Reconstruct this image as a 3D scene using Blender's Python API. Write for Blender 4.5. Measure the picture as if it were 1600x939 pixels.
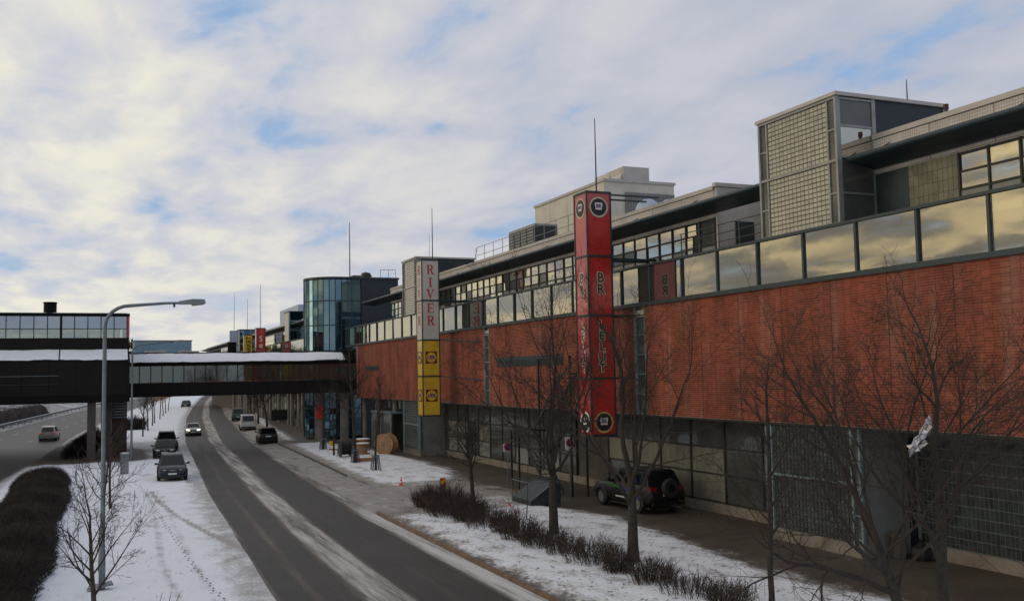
import bpy, math, random
from mathutils import Vector, Matrix
for o in list(bpy.data.objects): bpy.data.objects.remove(o)
scn = bpy.context.scene
COL = scn.collection
R = math.radians
# ------------------------------------------------------------------ camera
CAM_H = 6.5
yaw, pitch, roll = 0.400, 0.0744, 0.0189
fw = Vector((math.sin(yaw)*math.cos(pitch), math.cos(yaw)*math.cos(pitch), math.sin(pitch)))
r0 = Vector((math.cos(yaw), -math.sin(yaw), 0)); u0 = r0.cross(fw)
rt = math.cos(roll)*r0 - math.sin(roll)*u0; up = math.sin(roll)*r0 + math.cos(roll)*u0
cd = bpy.data.cameras.new('camera'); cam = bpy.data.objects.new('camera', cd); COL.objects.link(cam)
cam.matrix_world = Matrix(((rt.x, up.x, -fw.x, 0), (rt.y, up.y, -fw.y, 0), (rt.z, up.z, -fw.z, CAM_H), (0, 0, 0, 1)))
cd.sensor_width = 36; cd.lens = 36*1533/1600; cd.clip_start = 0.1; cd.clip_end = 5000
scn.camera = cam
# ------------------------------------------------------------------ world, sun, exposure
SUN_AZ, SUN_EL = R(-72), R(13)          # azimuth from +Y towards +X
sdir = Vector((math.sin(SUN_AZ)*math.cos(SUN_EL), math.cos(SUN_AZ)*math.cos(SUN_EL), math.sin(SUN_EL)))
def mknode(nt, kind, ins=None, **props):
    n = nt.nodes.new(kind)
    for k, v in props.items(): setattr(n, k, v)
    for k, v in (ins or {}).items():
        s = n.inputs[k]
        if isinstance(v, bpy.types.NodeSocket): nt.links.new(v, s)
        else: s.default_value = v
    return n
def mathn(nt, op, a, b=0.0, c=0.0, clamp=False):
    return mknode(nt, 'ShaderNodeMath', {0: a, 1: b, 2: c}, operation=op, use_clamp=clamp).outputs[0]
def vmath(nt, op, a, b=(0, 0, 0)):
    n = mknode(nt, 'ShaderNodeVectorMath', {0: a, 1: b}, operation=op)
    return n.outputs['Value'] if op in ('DOT_PRODUCT', 'LENGTH') else n.outputs[0]
def mixc(nt, f, a, b, blend='MIX'):
    n = mknode(nt, 'ShaderNodeMix', {0: f, 6: a, 7: b}, data_type='RGBA', blend_type=blend)
    return n.outputs[2]
def sstep(nt, v, lo, hi, a=0.0, b=1.0):
    return mknode(nt, 'ShaderNodeMapRange', {0: v, 1: lo, 2: hi, 3: a, 4: b}, interpolation_type='SMOOTHSTEP').outputs[0]
def noise(nt, vec, scale, detail=4, rough=.55, dist=0.0):
    return mknode(nt, 'ShaderNodeTexNoise', {'Vector': vec, 'Scale': scale, 'Detail': detail, 'Roughness': rough, 'Distortion': dist}).outputs[0]
W = bpy.data.worlds.new('World'); scn.world = W; W.use_nodes = True
nt = W.node_tree; nt.nodes.clear()
STR = 0.1
sky = mknode(nt, 'ShaderNodeTexSky', sky_type='NISHITA', sun_disc=False, sun_elevation=SUN_EL, sun_rotation=SUN_AZ, air_density=1.0, dust_density=1.5, ozone_density=2.0)
dirv = mknode(nt, 'ShaderNodeTexCoord').outputs['Generated']
sx = mknode(nt, 'ShaderNodeSeparateXYZ', {0: dirv})
dz = mathn(nt, 'ADD', mathn(nt, 'MAXIMUM', sx.outputs[2], 0.0), 0.13)
cu = mathn(nt, 'DIVIDE', sx.outputs[0], dz); cv = mathn(nt, 'DIVIDE', sx.outputs[1], dz)
cp = mknode(nt, 'ShaderNodeCombineXYZ', {0: cu, 1: cv, 2: 0.37}).outputs[0]
cpw = vmath(nt, 'MULTIPLY', cp, (1.0, .58, 1.0))
n1 = noise(nt, vmath(nt, 'ADD', cpw, (11.6, 5.4, 0.0)), 2.6, 6, .50, .30)
n2 = noise(nt, vmath(nt, 'ADD', cpw, (7.3, 2.1, 4.0)), .85, 3, .5, .2)
n3 = noise(nt, vmath(nt, 'ADD', cpw, (1.7, 9.1, 1.0)), 5.0, 5, .52, .3)
dens = mathn(nt, 'ADD', mathn(nt, 'MULTIPLY', n1, .52), mathn(nt, 'ADD', mathn(nt, 'MULTIPLY', n2, .16), mathn(nt, 'MULTIPLY', n3, .32)))
low = sstep(nt, sx.outputs[2], 0.02, 0.16, .05, 0.0)
dens = mathn(nt, 'ADD', dens, low)
cover = sstep(nt, dens, .365, .475)
body = sstep(nt, dens, .44, .60)
sdot = vmath(nt, 'DOT_PRODUCT', dirv, tuple(sdir))
near = sstep(nt, sdot, -.35, .45)
hot = sstep(nt, sdot, .48, .85)
lit = mathn(nt, 'MULTIPLY', body, mathn(nt, 'ADD', mathn(nt, 'MULTIPLY', near, .62), .38))
shade_c = mixc(nt, near, (4.7, 5.0, 6.0, 1), (6.0, 6.2, 6.9, 1))
cream_c = mixc(nt, near, (6.8, 6.7, 6.9, 1), (8.8, 8.35, 7.1, 1))
cloud_c = mixc(nt, lit, shade_c, cream_c)
sunset_c = mixc(nt, sstep(nt, n1, .42, .62), (3.3, 3.1, 2.8, 1), (11.0, 8.9, 5.3, 1))
cloud_c = mixc(nt, hot, cloud_c, sunset_c)
blue_c = mixc(nt, .65, sky.outputs[0], (3.4, 5.5, 8.8, 1))
hor = sstep(nt, sx.outputs[2], .0, .15, .85, 0.0)
blue_c = mixc(nt, hor, blue_c, (6.4, 6.8, 7.2, 1))
skyc = mixc(nt, mathn(nt, 'MULTIPLY', cover, .98), blue_c, cloud_c)
bg = mknode(nt, 'ShaderNodeBackground', {'Color': skyc, 'Strength': STR})
wo = mknode(nt, 'ShaderNodeOutputWorld', {0: bg.outputs[0]})
sl = bpy.data.lights.new('sun', 'SUN'); sl.energy = 0.6; sl.angle = R(34); sl.color = (1.0, .86, .66)
so = bpy.data.objects.new('sun', sl); COL.objects.link(so)
so.rotation_euler = (-sdir).to_track_quat('-Z', 'Y').to_euler()
vs = scn.view_settings; vs.view_transform = 'Standard'; vs.look = 'None'; vs.exposure = 0.0; vs.gamma = 1.0
# ------------------------------------------------------------------ materials
MATS = {}
def geopos(nt): return mknode(nt, 'ShaderNodeNewGeometry').outputs['Position']
def M(name, col, rough=.6, metal=0.0, var=.15, scale=3.0, bump=0.0, bscale=40.0, spec=.5, stretch=(1, 1, 1), coat=0.0, emit=None, estr=0.0, island=0.0, streak=0.0):
    m = bpy.data.materials.new(name); m.use_nodes = True; nt = m.node_tree
    b = nt.nodes['Principled BSDF']
    pos = vmath(nt, 'MULTIPLY', geopos(nt), stretch)
    f = noise(nt, pos, scale, 5, .6)
    c0 = tuple(max(0, x*(1-var)) for x in col)+(1,); c1 = tuple(min(1, x*(1+var)) for x in col)+(1,)
    c = mixc(nt, sstep(nt, f, .3, .7), c0, c1)
    if streak:
        sn = noise(nt, vmath(nt, 'MULTIPLY', geopos(nt), (1.3, 1.3, .16)), 1.1, 6, .65)
        c = mixc(nt, mathn(nt, 'MULTIPLY', sstep(nt, sn, .50, .78), streak), c, (.30, .20, .16, 1))
        c = mixc(nt, mathn(nt, 'MULTIPLY', sstep(nt, sn, .50, .26), streak*1.2), c, tuple(x*.35 for x in col)+(1,))
    if island:
        rnd = mathn(nt, 'FRACT', mathn(nt, 'ADD', mknode(nt, 'ShaderNodeNewGeometry').outputs['Random Per Island'], mknode(nt, 'ShaderNodeObjectInfo').outputs['Random']))
        k = mknode(nt, 'ShaderNodeMapRange', {0: rnd, 1: 0, 2: 1, 3: 1-island, 4: 1+island}).outputs[0]
        c = vmath(nt, 'SCALE', c); c.node.inputs['Scale'].default_value = 1; nt.links.new(k, c.node.inputs['Scale'])
    nt.links.new(c, b.inputs['Base Color'])
    r = mknode(nt, 'ShaderNodeMapRange', {0: f, 1: .3, 2: .7, 3: max(0, rough-.08), 4: min(1, rough+.08)}).outputs[0]
    nt.links.new(r, b.inputs['Roughness'])
    b.inputs['Metallic'].default_value = metal; b.inputs['Specular IOR Level'].default_value = spec
    if coat: b.inputs['Coat Weight'].default_value = coat; b.inputs['Coat Roughness'].default_value = .06
    if emit: b.inputs['Emission Color'].default_value = emit+(1,); b.inputs['Emission Strength'].default_value = estr
    if bump:
        h = noise(nt, pos, bscale, 4, .6)
        bn = mknode(nt, 'ShaderNodeBump', {'Strength': bump, 'Distance': .02, 'Height': h})
        nt.links.new(bn.outputs[0], b.inputs['Normal'])
    MATS[name] = m; return m
def glass(name, tint=(.8, .82, .78), body=(.05, .06, .06), refl=.45, trans=.5, rough=.015, wob=.02):
    """glazing: part mirror, part see-through, part tinted body"""
    m = bpy.data.materials.new(name); m.use_nodes = True; nt = m.node_tree; nt.nodes.clear()
    pos = geopos(nt)
    h = noise(nt, pos, .9, 2, .5)
    bn = mknode(nt, 'ShaderNodeBump', {'Strength': wob, 'Distance': .25, 'Height': h})
    fr = mknode(nt, 'ShaderNodeFresnel', {'IOR': 1.5})
    gl = mknode(nt, 'ShaderNodeBsdfGlossy', {'Color': tint+(1,), 'Roughness': rough, 'Normal': bn.outputs[0]})
    tr = mknode(nt, 'ShaderNodeBsdfTransparent', {'Color': tuple(min(1, x*1.05) for x in tint)+(1,)})
    dirt = noise(nt, vmath(nt, 'MULTIPLY', pos, (1, 1, .35)), 2.3, 5, .6)
    df = mknode(nt, 'ShaderNodeBsdfDiffuse', {'Color': mixc(nt, sstep(nt, dirt, .35, .7), body+(1,), tuple(x*1.35 for x in body)+(1,))})
    a = mknode(nt, 'ShaderNodeMixShader', {0: trans, 1: df.outputs[0], 2: tr.outputs[0]})
    k = mathn(nt, 'ADD', mathn(nt, 'MULTIPLY', fr.outputs[0], .6), refl, clamp=True)
    s = mknode(nt, 'ShaderNodeMixShader', {0: k, 1: a.outputs[0], 2: gl.outputs[0]})
    mknode(nt, 'ShaderNodeOutputMaterial', {0: s.outputs[0]})
    MATS[name] = m; return m
def tilemat(name, c1, c2, mortar, w, h, mort=.012, axis='x', rough=.35, bump=.4):
    """small square tiling too fine to model"""
    m = bpy.data.materials.new(name); m.use_nodes = True; nt = m.node_tree
    b = nt.nodes['Principled BSDF']; p = mknode(nt, 'ShaderNodeSeparateXYZ', {0: geopos(nt)})
    u = mathn(nt, 'ADD', p.outputs[0], p.outputs[1])
    v = mknode(nt, 'ShaderNodeCombineXYZ', {0: u, 1: p.outputs[2], 2: 0}).outputs[0]
    t = mknode(nt, 'ShaderNodeTexBrick', {'Vector': v, 'Color1': c1+(1,), 'Color2': c2+(1,), 'Mortar': mortar+(1,), 'Scale': 1.0, 'Mortar Size': mort, 'Brick Width': w, 'Row Height': h}, offset=0.0)
    f = noise(nt, geopos(nt), .8, 5, .6)
    c = mixc(nt, 1.0, t.outputs[0], mixc(nt, sstep(nt, f, .3, .7), (.78, .77, .75, 1), (1, 1, 1, 1)), 'MULTIPLY')
    nt.links.new(c, b.inputs['Base Color']); b.inputs['Roughness'].default_value = rough
    bn = mknode(nt, 'ShaderNodeBump', {'Strength': bump, 'Distance': .01, 'Height': mathn(nt, 'SUBTRACT', 1.0, t.outputs[1])})
    nt.links.new(bn.outputs[0], b.inputs['Normal']); MATS[name] = m; return m
def snowground(name, base, base2, snow=(.77, .81, .89), dirty=(.30, .27, .25), amp=.55, stretch=(1, 1, 1), nscale=1.6, wet=.45, soft=.14, fine=1.0):
    m = bpy.data.materials.new(name); m.use_nodes = True; nt = m.node_tree
    b = nt.nodes['Principled BSDF']; pos = geopos(nt)
    at = mknode(nt, 'ShaderNodeAttribute', attribute_name='snow').outputs['Fac']
    tk = mknode(nt, 'ShaderNodeAttribute', attribute_name='track').outputs['Fac']
    sp = vmath(nt, 'MULTIPLY', pos, stretch)
    na = noise(nt, sp, nscale, 6, .62); nb = noise(nt, sp, nscale*7, 4, .6); nc = noise(nt, pos, 24, 3, .6)
    k = mathn(nt, 'ADD', mathn(nt, 'MULTIPLY', mathn(nt, 'SUBTRACT', na, .5), amp), mathn(nt, 'MULTIPLY', mathn(nt, 'SUBTRACT', nb, .5), amp*.8*fine))
    k = mathn(nt, 'ADD', k, mathn(nt, 'MULTIPLY', mathn(nt, 'SUBTRACT', nc, .5), amp*.35*fine))
    v = mathn(nt, 'ADD', at, k)
    f = sstep(nt, v, .5-soft, .5+soft)
    full = sstep(nt, mathn(nt, 'SUBTRACT', v, mathn(nt, 'MULTIPLY', tk, .8)), .52, 1.0)
    lowf = noise(nt, pos, .35, 4, .6)
    bc = mixc(nt, sstep(nt, lowf, .35, .65), base+(1,), base2+(1,))
    bc = mixc(nt, mathn(nt, 'MULTIPLY', sstep(nt, nb, .45, .75), .35), bc, tuple(x*1.6 for x in base2)+(1,))
    sc = mixc(nt, full, dirty+(1,), snow+(1,))
    sc = mixc(nt, mathn(nt, 'MULTIPLY', sstep(nt, nc, .5, .75), .22), sc, tuple(x*.55 for x in snow)+(1,))
    c = mixc(nt, f, bc, sc); nt.links.new(c, b.inputs['Base Color'])
    rr = mknode(nt, 'ShaderNodeMapRange', {0: f, 1: 0, 2: 1, 3: wet, 4: .85}).outputs[0]
    nt.links.new(rr, b.inputs['Roughness']); b.inputs['Specular IOR Level'].default_value = .35
    hgt = mathn(nt, 'ADD', mathn(nt, 'MULTIPLY', f, .8), mathn(nt, 'ADD', mathn(nt, 'MULTIPLY', nb, .5), mathn(nt, 'MULTIPLY', nc, .25)))
    bn = mknode(nt, 'ShaderNodeBump', {'Strength': .6, 'Distance': .06, 'Height': hgt}); nt.links.new(bn.outputs[0], b.inputs['Normal'])
    MATS[name] = m; return m
snowground('road_asphalt', (.028, .024, .021), (.038, .032, .028), snow=(.55, .545, .55), dirty=(.175, .15, .135), amp=1.0, stretch=(1.0, .04, 1), nscale=2.6, wet=.62, soft=.34, fine=.55)
snowground('highway_asphalt', (.020, .0185, .0175), (.030, .027, .025), snow=(.55, .55, .57), dirty=(.19, .18, .17), amp=.45, stretch=(1.0, .08, 1), nscale=1.4, wet=.5, soft=.2)
snowground('pavement_wet', (.060, .047, .038), (.090, .072, .058), dirty=(.29, .27, .255), amp=1.35, nscale=1.2, stretch=(1, .6, 1), wet=.55, soft=.2, fine=.8)
snowground('verge_snow', (.07, .055, .045), (.11, .09, .07), dirty=(.34, .33, .33), amp=.8, nscale=1.3, stretch=(1, .55, 1), wet=.7, soft=.16, fine=.7)
snowground('far_snow', (.09, .08, .07), (.12, .11, .10), dirty=(.4, .4, .42), amp=.7, nscale=.12, wet=.8)
M('snow', (.76, .79, .85), .85, var=.05, scale=1.5, bump=.35, bscale=9)
M('brick', (.225, .060, .036), .82, var=.26, scale=.55, bump=.25, bscale=60, island=.22, spec=.2, streak=.55)
M('mortar', (.44, .27, .21), .9, var=.2, scale=6)
M('teal_metal', (.018, .036, .042), .45, .1, var=.2, scale=2)
M('navy_clad', (.016, .024, .034), .45, .2, var=.2, scale=1)
M('grey_metal', (.20, .22, .22), .4, .6, var=.15, scale=2)
M('frame_grey', (.26, .27, .26), .45, .4, var=.15, scale=2)
M('pale_blue_metal', (.20, .28, .31), .45, .3, var=.2, scale=3)
M('dark_steel', (.03, .032, .034), .5, .4, var=.25, scale=2)
M('black_trim', (.012, .012, .013), .5, 0, var=.2)
tilemat('white_tile', (.64, .60, .57), (.58, .54, .52), (.33, .31, .31), .10, .10, .010)
M('coping', (.42, .40, .38), .5, .2, var=.1, scale=1.5)
M('cream_panel', (.52, .50, .44), .55, 0, var=.1, scale=.8)
M('spandrel', (.48, .47, .40), .5, 0, var=.12, scale=1.2)
M('grey_panel', (.21, .22, .22), .5, .1, var=.15, scale=1)
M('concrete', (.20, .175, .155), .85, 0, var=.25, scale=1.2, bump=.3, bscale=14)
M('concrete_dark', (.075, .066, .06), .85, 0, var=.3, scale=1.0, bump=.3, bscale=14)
M('kerb_stone', (.15, .10, .07), .8, 0, var=.3, scale=2.5, bump=.2, bscale=20)
M('dark_brown_clad', (.011, .0085, .0075), .65, 0, var=.3, scale=.6, spec=.2)
M('bridge_black', (.005, .005, .005), .7, 0, var=.3, scale=.6, spec=.15)
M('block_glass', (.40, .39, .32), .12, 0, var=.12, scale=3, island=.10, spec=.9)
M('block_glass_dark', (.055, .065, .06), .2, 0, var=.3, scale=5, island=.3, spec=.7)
M('block_olive', (.13, .13, .085), .3, 0, var=.2, scale=2, island=.2, spec=.6)
M('block_joint', (.20, .19, .16), .8, 0, var=.15)
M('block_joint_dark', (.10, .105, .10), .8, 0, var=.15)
M('slate_tile', (.022, .032, .036), .22, 0, var=.25, scale=3, island=.3, spec=.6)
M('tile_grout', (.115, .135, .14), .8, 0, var=.15)
M('interior_dark', (.035, .034, .032), .8, 0, var=.3, scale=.7)
M('interior_warm', (.34, .26, .14), .8, 0, var=.35, scale=.6)
glass('ribbon_glass', (.84, .82, .74), (.08, .08, .07), .44, .72, .02, .006)
glass('window_glass', (.86, .84, .74), (.05, .05, .045), .55, .55, .015, .008)
glass('pale_glass', (.70, .80, .86), (.05, .06, .065), .40, .6, .02, .01)
glass('clear_glass', (.84, .88, .88), (.09, .10, .09), .04, .80, .01, .02)
glass('dull_glass', (.5, .52, .52), (.10, .105, .10), .10, .35, .06, .03)
glass('frosted_panel', (.5, .5, .45), (.19, .185, .16), .05, .05, .25, .03)
glass('drum_glass', (.34, .54, .66), (.012, .035, .05), .30, .55, .015, .008)
glass('bridge_glass', (.66, .72, .68), (.06, .07, .062), .13, .72, .02, .01)
glass('car_glass', (.35, .38, .40), (.008, .009, .010), .05, .1, .03, .0)
M('sign_red', (.42, .026, .018), .3, 0, var=.10, scale=.9, coat=.9)
M('sign_cream', (.50, .47, .41), .45, 0, var=.06, scale=1.5)
M('sign_yellow', (.60, .38, .025), .35, 0, var=.12, scale=1.1, coat=.4)
M('letter_red', (.42, .02, .02), .5, 0, var=.06)
M('letter_blue', (.03, .04, .20), .5, 0, var=.06)
M('letter_white', (.7, .68, .63), .5, 0, var=.06)
M('letter_black', (.015, .013, .013), .5, 0, var=.06)
M('letter_gold', (.46, .38, .12), .5, 0, var=.1)
M('cream_ring', (.48, .44, .33), .5, 0, var=.1)
M('plum', (.055, .012, .02), .5, 0, var=.1)
M('bark', (.036, .030, .025), .9, 0, var=.4, scale=7, bump=.6, bscale=30)
M('bark_warm', (.060, .042, .032), .9, 0, var=.35, scale=7, bump=.3, bscale=30)
M('twig', (.036, .027, .022), .9, 0, var=.3, scale=4)
M('shrub_twig', (.062, .040, .031), .9, 0, var=.4, scale=2, island=.5)
M('hedge_twig', (.026, .020, .016), .95, 0, var=.5, scale=.8, island=.5)
M('dead_leaf', (.24, .10, .03), .8, 0, var=.3, scale=3)
M('conifer', (.025, .032, .025), .9, 0, var=.4, scale=.2)
M('wood', (.34, .20, .105), .75, 0, var=.3, scale=2.2, bump=.25, bscale=25, stretch=(1, 1, 5))
M('wood_orange', (.38, .17, .06), .75, 0, var=.25, scale=3, bump=.2, bscale=25)
M('tyre', (.012, .012, .012), .85, 0, var=.2)
M('rim', (.35, .35, .36), .35, .8, var=.1)
M('chrome', (.5, .5, .5), .2, .9, var=.05)
M('plate', (.6, .6, .58), .5, 0, var=.04)
M('lamp_lens', (.62, .63, .65), .12, 0, var=.05, spec=.8, coat=.6)
M('lamp_on', (.9, .9, .8), .3, 0, var=0, emit=(1, .86, .6), estr=5.0)
M('tail_red', (.14, .008, .008), .2, 0, var=.1, coat=.5)
M('tail_on', (.5, .01, .01), .2, 0, var=0, emit=(1, .05, .03), estr=.35)
M('paint_navy', (.010, .013, .032), .38, 0, var=.1, coat=.15, spec=.35)
M('paint_black', (.007, .007, .008), .4, 0, var=.1, coat=.12, spec=.3)
M('paint_graphite', (.026, .028, .030), .4, 0, var=.1, coat=.15, spec=.35)
M('paint_silver', (.34, .34, .33), .4, .2, var=.08, coat=.3)
M('paint_white', (.55, .55, .54), .4, 0, var=.08, coat=.5)
M('paint_teal', (.02, .085, .08), .35, .2, var=.1, coat=.6)
M('road_grime', (.07, .06, .052), .85, 0, var=.3)
M('galvanised', (.16, .19, .21), .45, .6, var=.15, scale=4)
M('lamp_glass', (.30, .29, .28), .25, 0, var=.1)
M('cone_orange', (.65, .09, .015), .55, 0, var=.1)
M('chevron_yellow', (.75, .55, .02), .5, 0, var=.08)
M('chevron_red', (.55, .02, .015), .5, 0, var=.08)
M('grit_box', (.030, .042, .046), .5, .2, var=.2, scale=2)
M('graphic_green', (.015, .12, .03), .4, 0, var=.2)
M('graphic_blue', (.03, .035, .16), .4, 0, var=.2)
M('foil', (.62, .60, .60), .18, .9, var=.4, scale=9, bump=.8, bscale=12)
M('rail_paint', (.04, .05, .052), .5, .3, var=.2)
M('blue_cladding', (.16, .26, .30), .4, .2, var=.15, scale=.15)
M('vent_blue', (.36, .42, .52), .4, .5, var=.1, scale=2)
M('shop_blue', (.02, .018, .075), .5, 0, var=.2)
M('shop_green', (.16, .22, .03), .5, 0, var=.2)
M('line_paint', (.45, .45, .43), .8, 0, var=.3, scale=5)
# ------------------------------------------------------------------ mesh helpers
class MB:
    def __init__(s): s.v = []; s.f = []
    def add(s, vs, fs):
        n = len(s.v); s.v += [tuple(p) for p in vs]; s.f += [tuple(i+n for i in f) for f in fs]; return s
    def box(s, x0, y0, z0, x1, y1, z1):
        if x0 > x1: x0, x1 = x1, x0
        if y0 > y1: y0, y1 = y1, y0
        if z0 > z1: z0, z1 = z1, z0
        return s.add([(x0,y0,z0),(x1,y0,z0),(x1,y1,z0),(x0,y1,z0),(x0,y0,z1),(x1,y0,z1),(x1,y1,z1),(x0,y1,z1)],
              [(0,3,2,1),(4,5,6,7),(0,1,5,4),(1,2,6,5),(2,3,7,6),(3,0,4,7)])
    def hexa(s, a, b):     # two quads a (bottom ring), b (top ring)
        return s.add(list(a)+list(b), [(0,3,2,1),(4,5,6,7),(0,1,5,4),(1,2,6,5),(2,3,7,6),(3,0,4,7)])
    def prism(s, poly, y0, y1, plane='xz'):   # extrude polygon; plane xz -> along y ; yz -> along x ; xy -> along z
        n = len(poly)
        def P(p, t): return (p[0], t, p[1]) if plane == 'xz' else ((t, p[0], p[1]) if plane == 'yz' else (p[0], p[1], t))
        vs = [P(p, y0) for p in poly]+[P(p, y1) for p in poly]
        fs = [tuple(range(n))[::-1], tuple(range(n, 2*n))]+[(i, (i+1) % n, n+(i+1) % n, n+i) for i in range(n)]
        return s.add(vs, fs)
    def tube(s, pts, rads, n=6, cap=True):
        rings = []; prev = None
        for i, p in enumerate(pts):
            p = Vector(p); a = Vector(pts[max(0, i-1)]); b = Vector(pts[min(len(pts)-1, i+1)]); d = (b-a)
            d = d.normalized() if d.length > 1e-9 else Vector((0, 0, 1))
            if prev is None:
                ax = Vector((1, 0, 0)) if abs(d.x) < .9 else Vector((0, 1, 0)); u = d.cross(ax).normalized()
            else:
                u = prev - d*prev.dot(d); u = u.normalized() if u.length > 1e-6 else d.orthogonal().normalized()
            prev = u; w = d.cross(u); r = rads[i] if hasattr(rads, '__len__') else rads
            rings.append([p+(u*math.cos(2*math.pi*k/n)+w*math.sin(2*math.pi*k/n))*r for k in range(n)])
        vs = [q for rg in rings for q in rg]; fs = []
        for i in range(len(rings)-1):
            for k in range(n): fs.append((i*n+k, i*n+(k+1) % n, (i+1)*n+(k+1) % n, (i+1)*n+k))
        if cap: fs += [tuple(range(n))[::-1], tuple(range((len(rings)-1)*n, len(rings)*n))]
        return s.add(vs, fs)
    def lathe(s, prof, c, axis='z', n=20):
        vs = []; fs = []; m = len(prof)
        for k in range(n):
            a = 2*math.pi*k/n; ca, sa = math.cos(a), math.sin(a)
            for r, h in prof:
                if axis == 'z': vs.append((c[0]+r*ca, c[1]+r*sa, c[2]+h))
                elif axis == 'x': vs.append((c[0]+h, c[1]+r*ca, c[2]+r*sa))
                else: vs.append((c[0]+r*sa, c[1]+h, c[2]+r*ca))
        for k in range(n):
            for i in range(m-1): fs.append((k*m+i, ((k+1) % n)*m+i, ((k+1) % n)*m+i+1, k*m+i+1))
        return s.add(vs, fs)
    def mesh(s, name, mat, smooth=False):
        me = bpy.data.meshes.new(name); me.from_pydata(s.v, [], s.f); me.update()
        if mat: me.materials.append(MATS[mat])
        if smooth:
            me.shade_smooth()
            try: me.set_sharp_from_angle(angle=R(38))
            except Exception: pass
        return me
    def build(s, name, mat, parent=None, smooth=False, kind=None, label=None):
        o = bpy.data.objects.new(name, None) if False else bpy.data.objects.new(name, s.mesh(name, mat, smooth))
        return put(o, parent, kind, label)
def origin(o):
    p = Vector((0, 0, 0))
    while o: p += o.location; o = o.parent
    return p
def put(o, parent=None, kind=None, label=None):
    COL.objects.link(o)
    if parent is not None:
        o.parent = parent
        if not parent.get('_local') and not (parent.parent and parent.parent.get('_local')):
            o.location = -origin(parent)      # mesh is in world coordinates
    if kind: o['kind'] = kind
    if label: o['label'] = label
    return o
def inst(name, me, parent, loc):             # shared mesh placed at a world location
    o = bpy.data.objects.new(name, me); COL.objects.link(o); o.parent = parent
    o.location = Vector(loc) - (Vector((0, 0, 0)) if parent.get('_local') else origin(parent)); return o
def thing(name, label, cat, loc=(0, 0, 0), rz=0.0, group=None, local=False):
    o = bpy.data.objects.new(name, None); COL.objects.link(o); o.location = loc; o.rotation_euler = (0, 0, rz)
    o.empty_display_size = .3; o['label'] = label; o['category'] = cat
    if group: o['group'] = group
    if local: o['_local'] = 1
    return o
def tag(o, label, cat, group=None):
    o['label'] = label; o['category'] = cat
    if group: o['group'] = group
    return o
def struct(o): o['kind'] = 'structure'; return o
def lerp(a, b, t): return a+(b-a)*t
def interp(tab, x):
    if x <= tab[0][0]:
        (x0, y0), (x1, y1) = tab[0], tab[1]
    elif x >= tab[-1][0]:
        (x0, y0), (x1, y1) = tab[-2], tab[-1]
    else:
        for (x0, y0), (x1, y1) in zip(tab, tab[1:]):
            if x0 <= x <= x1: break
    return y0+(y1-y0)*(x-x0)/(x1-x0)
def smooth01(x, a, b):
    t = min(1, max(0, (x-a)/(b-a))); return t*t*(3-2*t)
def copytree(o, parent=None):
    c = o.copy(); COL.objects.link(c)
    if parent is not None: c.parent = parent
    for ch in list(o.children): copytree(ch, c)
    return c
# text on a wall: facing '-y' (towards camera) or '-x' (towards the street)
def text(body, size, loc, facing, mat, parent, name='letter', ext=.012, off=0.0, align='CENTER', rot=0.0, sx=1.0):
    cu = bpy.data.curves.new('txt', 'FONT'); cu.body = body; cu.size = size; cu.extrude = ext; cu.offset = off
    cu.align_x = align; cu.align_y = 'CENTER'; cu.resolution_u = 3
    t = bpy.data.objects.new('txt', cu); COL.objects.link(t)
    dg = bpy.context.evaluated_depsgraph_get(); me = bpy.data.meshes.new_from_object(t.evaluated_get(dg))
    bpy.data.objects.remove(t)
    rot_m = Matrix.Rotation(R(90), 4, 'X') if facing == '-y' else Matrix.Rotation(R(-90), 4, 'Z') @ Matrix.Rotation(R(90), 4, 'X')
    me.transform(Matrix.Translation(Vector(loc)) @ rot_m @ Matrix.Rotation(rot, 4, 'Z') @ Matrix.Diagonal((sx, 1, 1, 1)))
    me.materials.clear(); me.materials.append(MATS[mat])
    o = bpy.data.objects.new(name, me); return put(o, parent)
SERIF = {   # convex pieces on a 0..1 box, drawn with thick stems and slab serifs
 'R': [[(.08,0),(.42,0),(.42,.06),(.08,.06)], [(.16,.06),(.34,.06),(.34,.94),(.16,.94)], [(.08,.94),(.34,.94),(.34,1),(.08,1)],
       [(.34,.92),(.55,.92),(.62,1),(.34,1)], [(.55,.92),(.66,.80),(.84,.80),(.78,.93),(.62,1)], [(.66,.80),(.66,.70),(.84,.68),(.84,.80)],
       [(.66,.70),(.55,.58),(.64,.50),(.78,.56),(.84,.68)], [(.34,.50),(.64,.50),(.55,.58),(.34,.58)], [(.44,.50),(.62,.50),(.90,.06),(.68,.06)], [(.68,0),(.98,0),(.98,.06),(.68,.06)]],
 'I': [[(.3,0),(.7,0),(.7,.06),(.3,.06)], [(.4,.06),(.6,.06),(.6,.94),(.4,.94)], [(.3,.94),(.7,.94),(.7,1),(.3,1)]],
 'V': [[(.0,.94),(.36,.94),(.36,1),(.0,1)], [(.08,.94),(.28,.94),(.56,.16),(.50,0),(.46,0)], [(.50,0),(.56,.16),(.82,.94),(.74,.94)], [(.64,.94),(.96,.94),(.96,1),(.64,1)]],
 'E': [[(.08,0),(.16,0),(.16,.06),(.08,.06)], [(.16,0),(.34,0),(.34,1),(.16,1)], [(.08,.94),(.16,.94),(.16,1),(.08,1)], [(.34,.93),(.86,.93),(.86,1),(.34,1)],
       [(.78,.78),(.86,.78),(.86,.93),(.78,.93)], [(.34,.48),(.64,.48),(.64,.55),(.34,.55)], [(.64,.40),(.70,.40),(.70,.63),(.64,.63)], [(.34,0),(.88,0),(.88,.07),(.34,.07)], [(.80,.07),(.88,.07),(.90,.24),(.82,.24)]],
}
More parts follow.
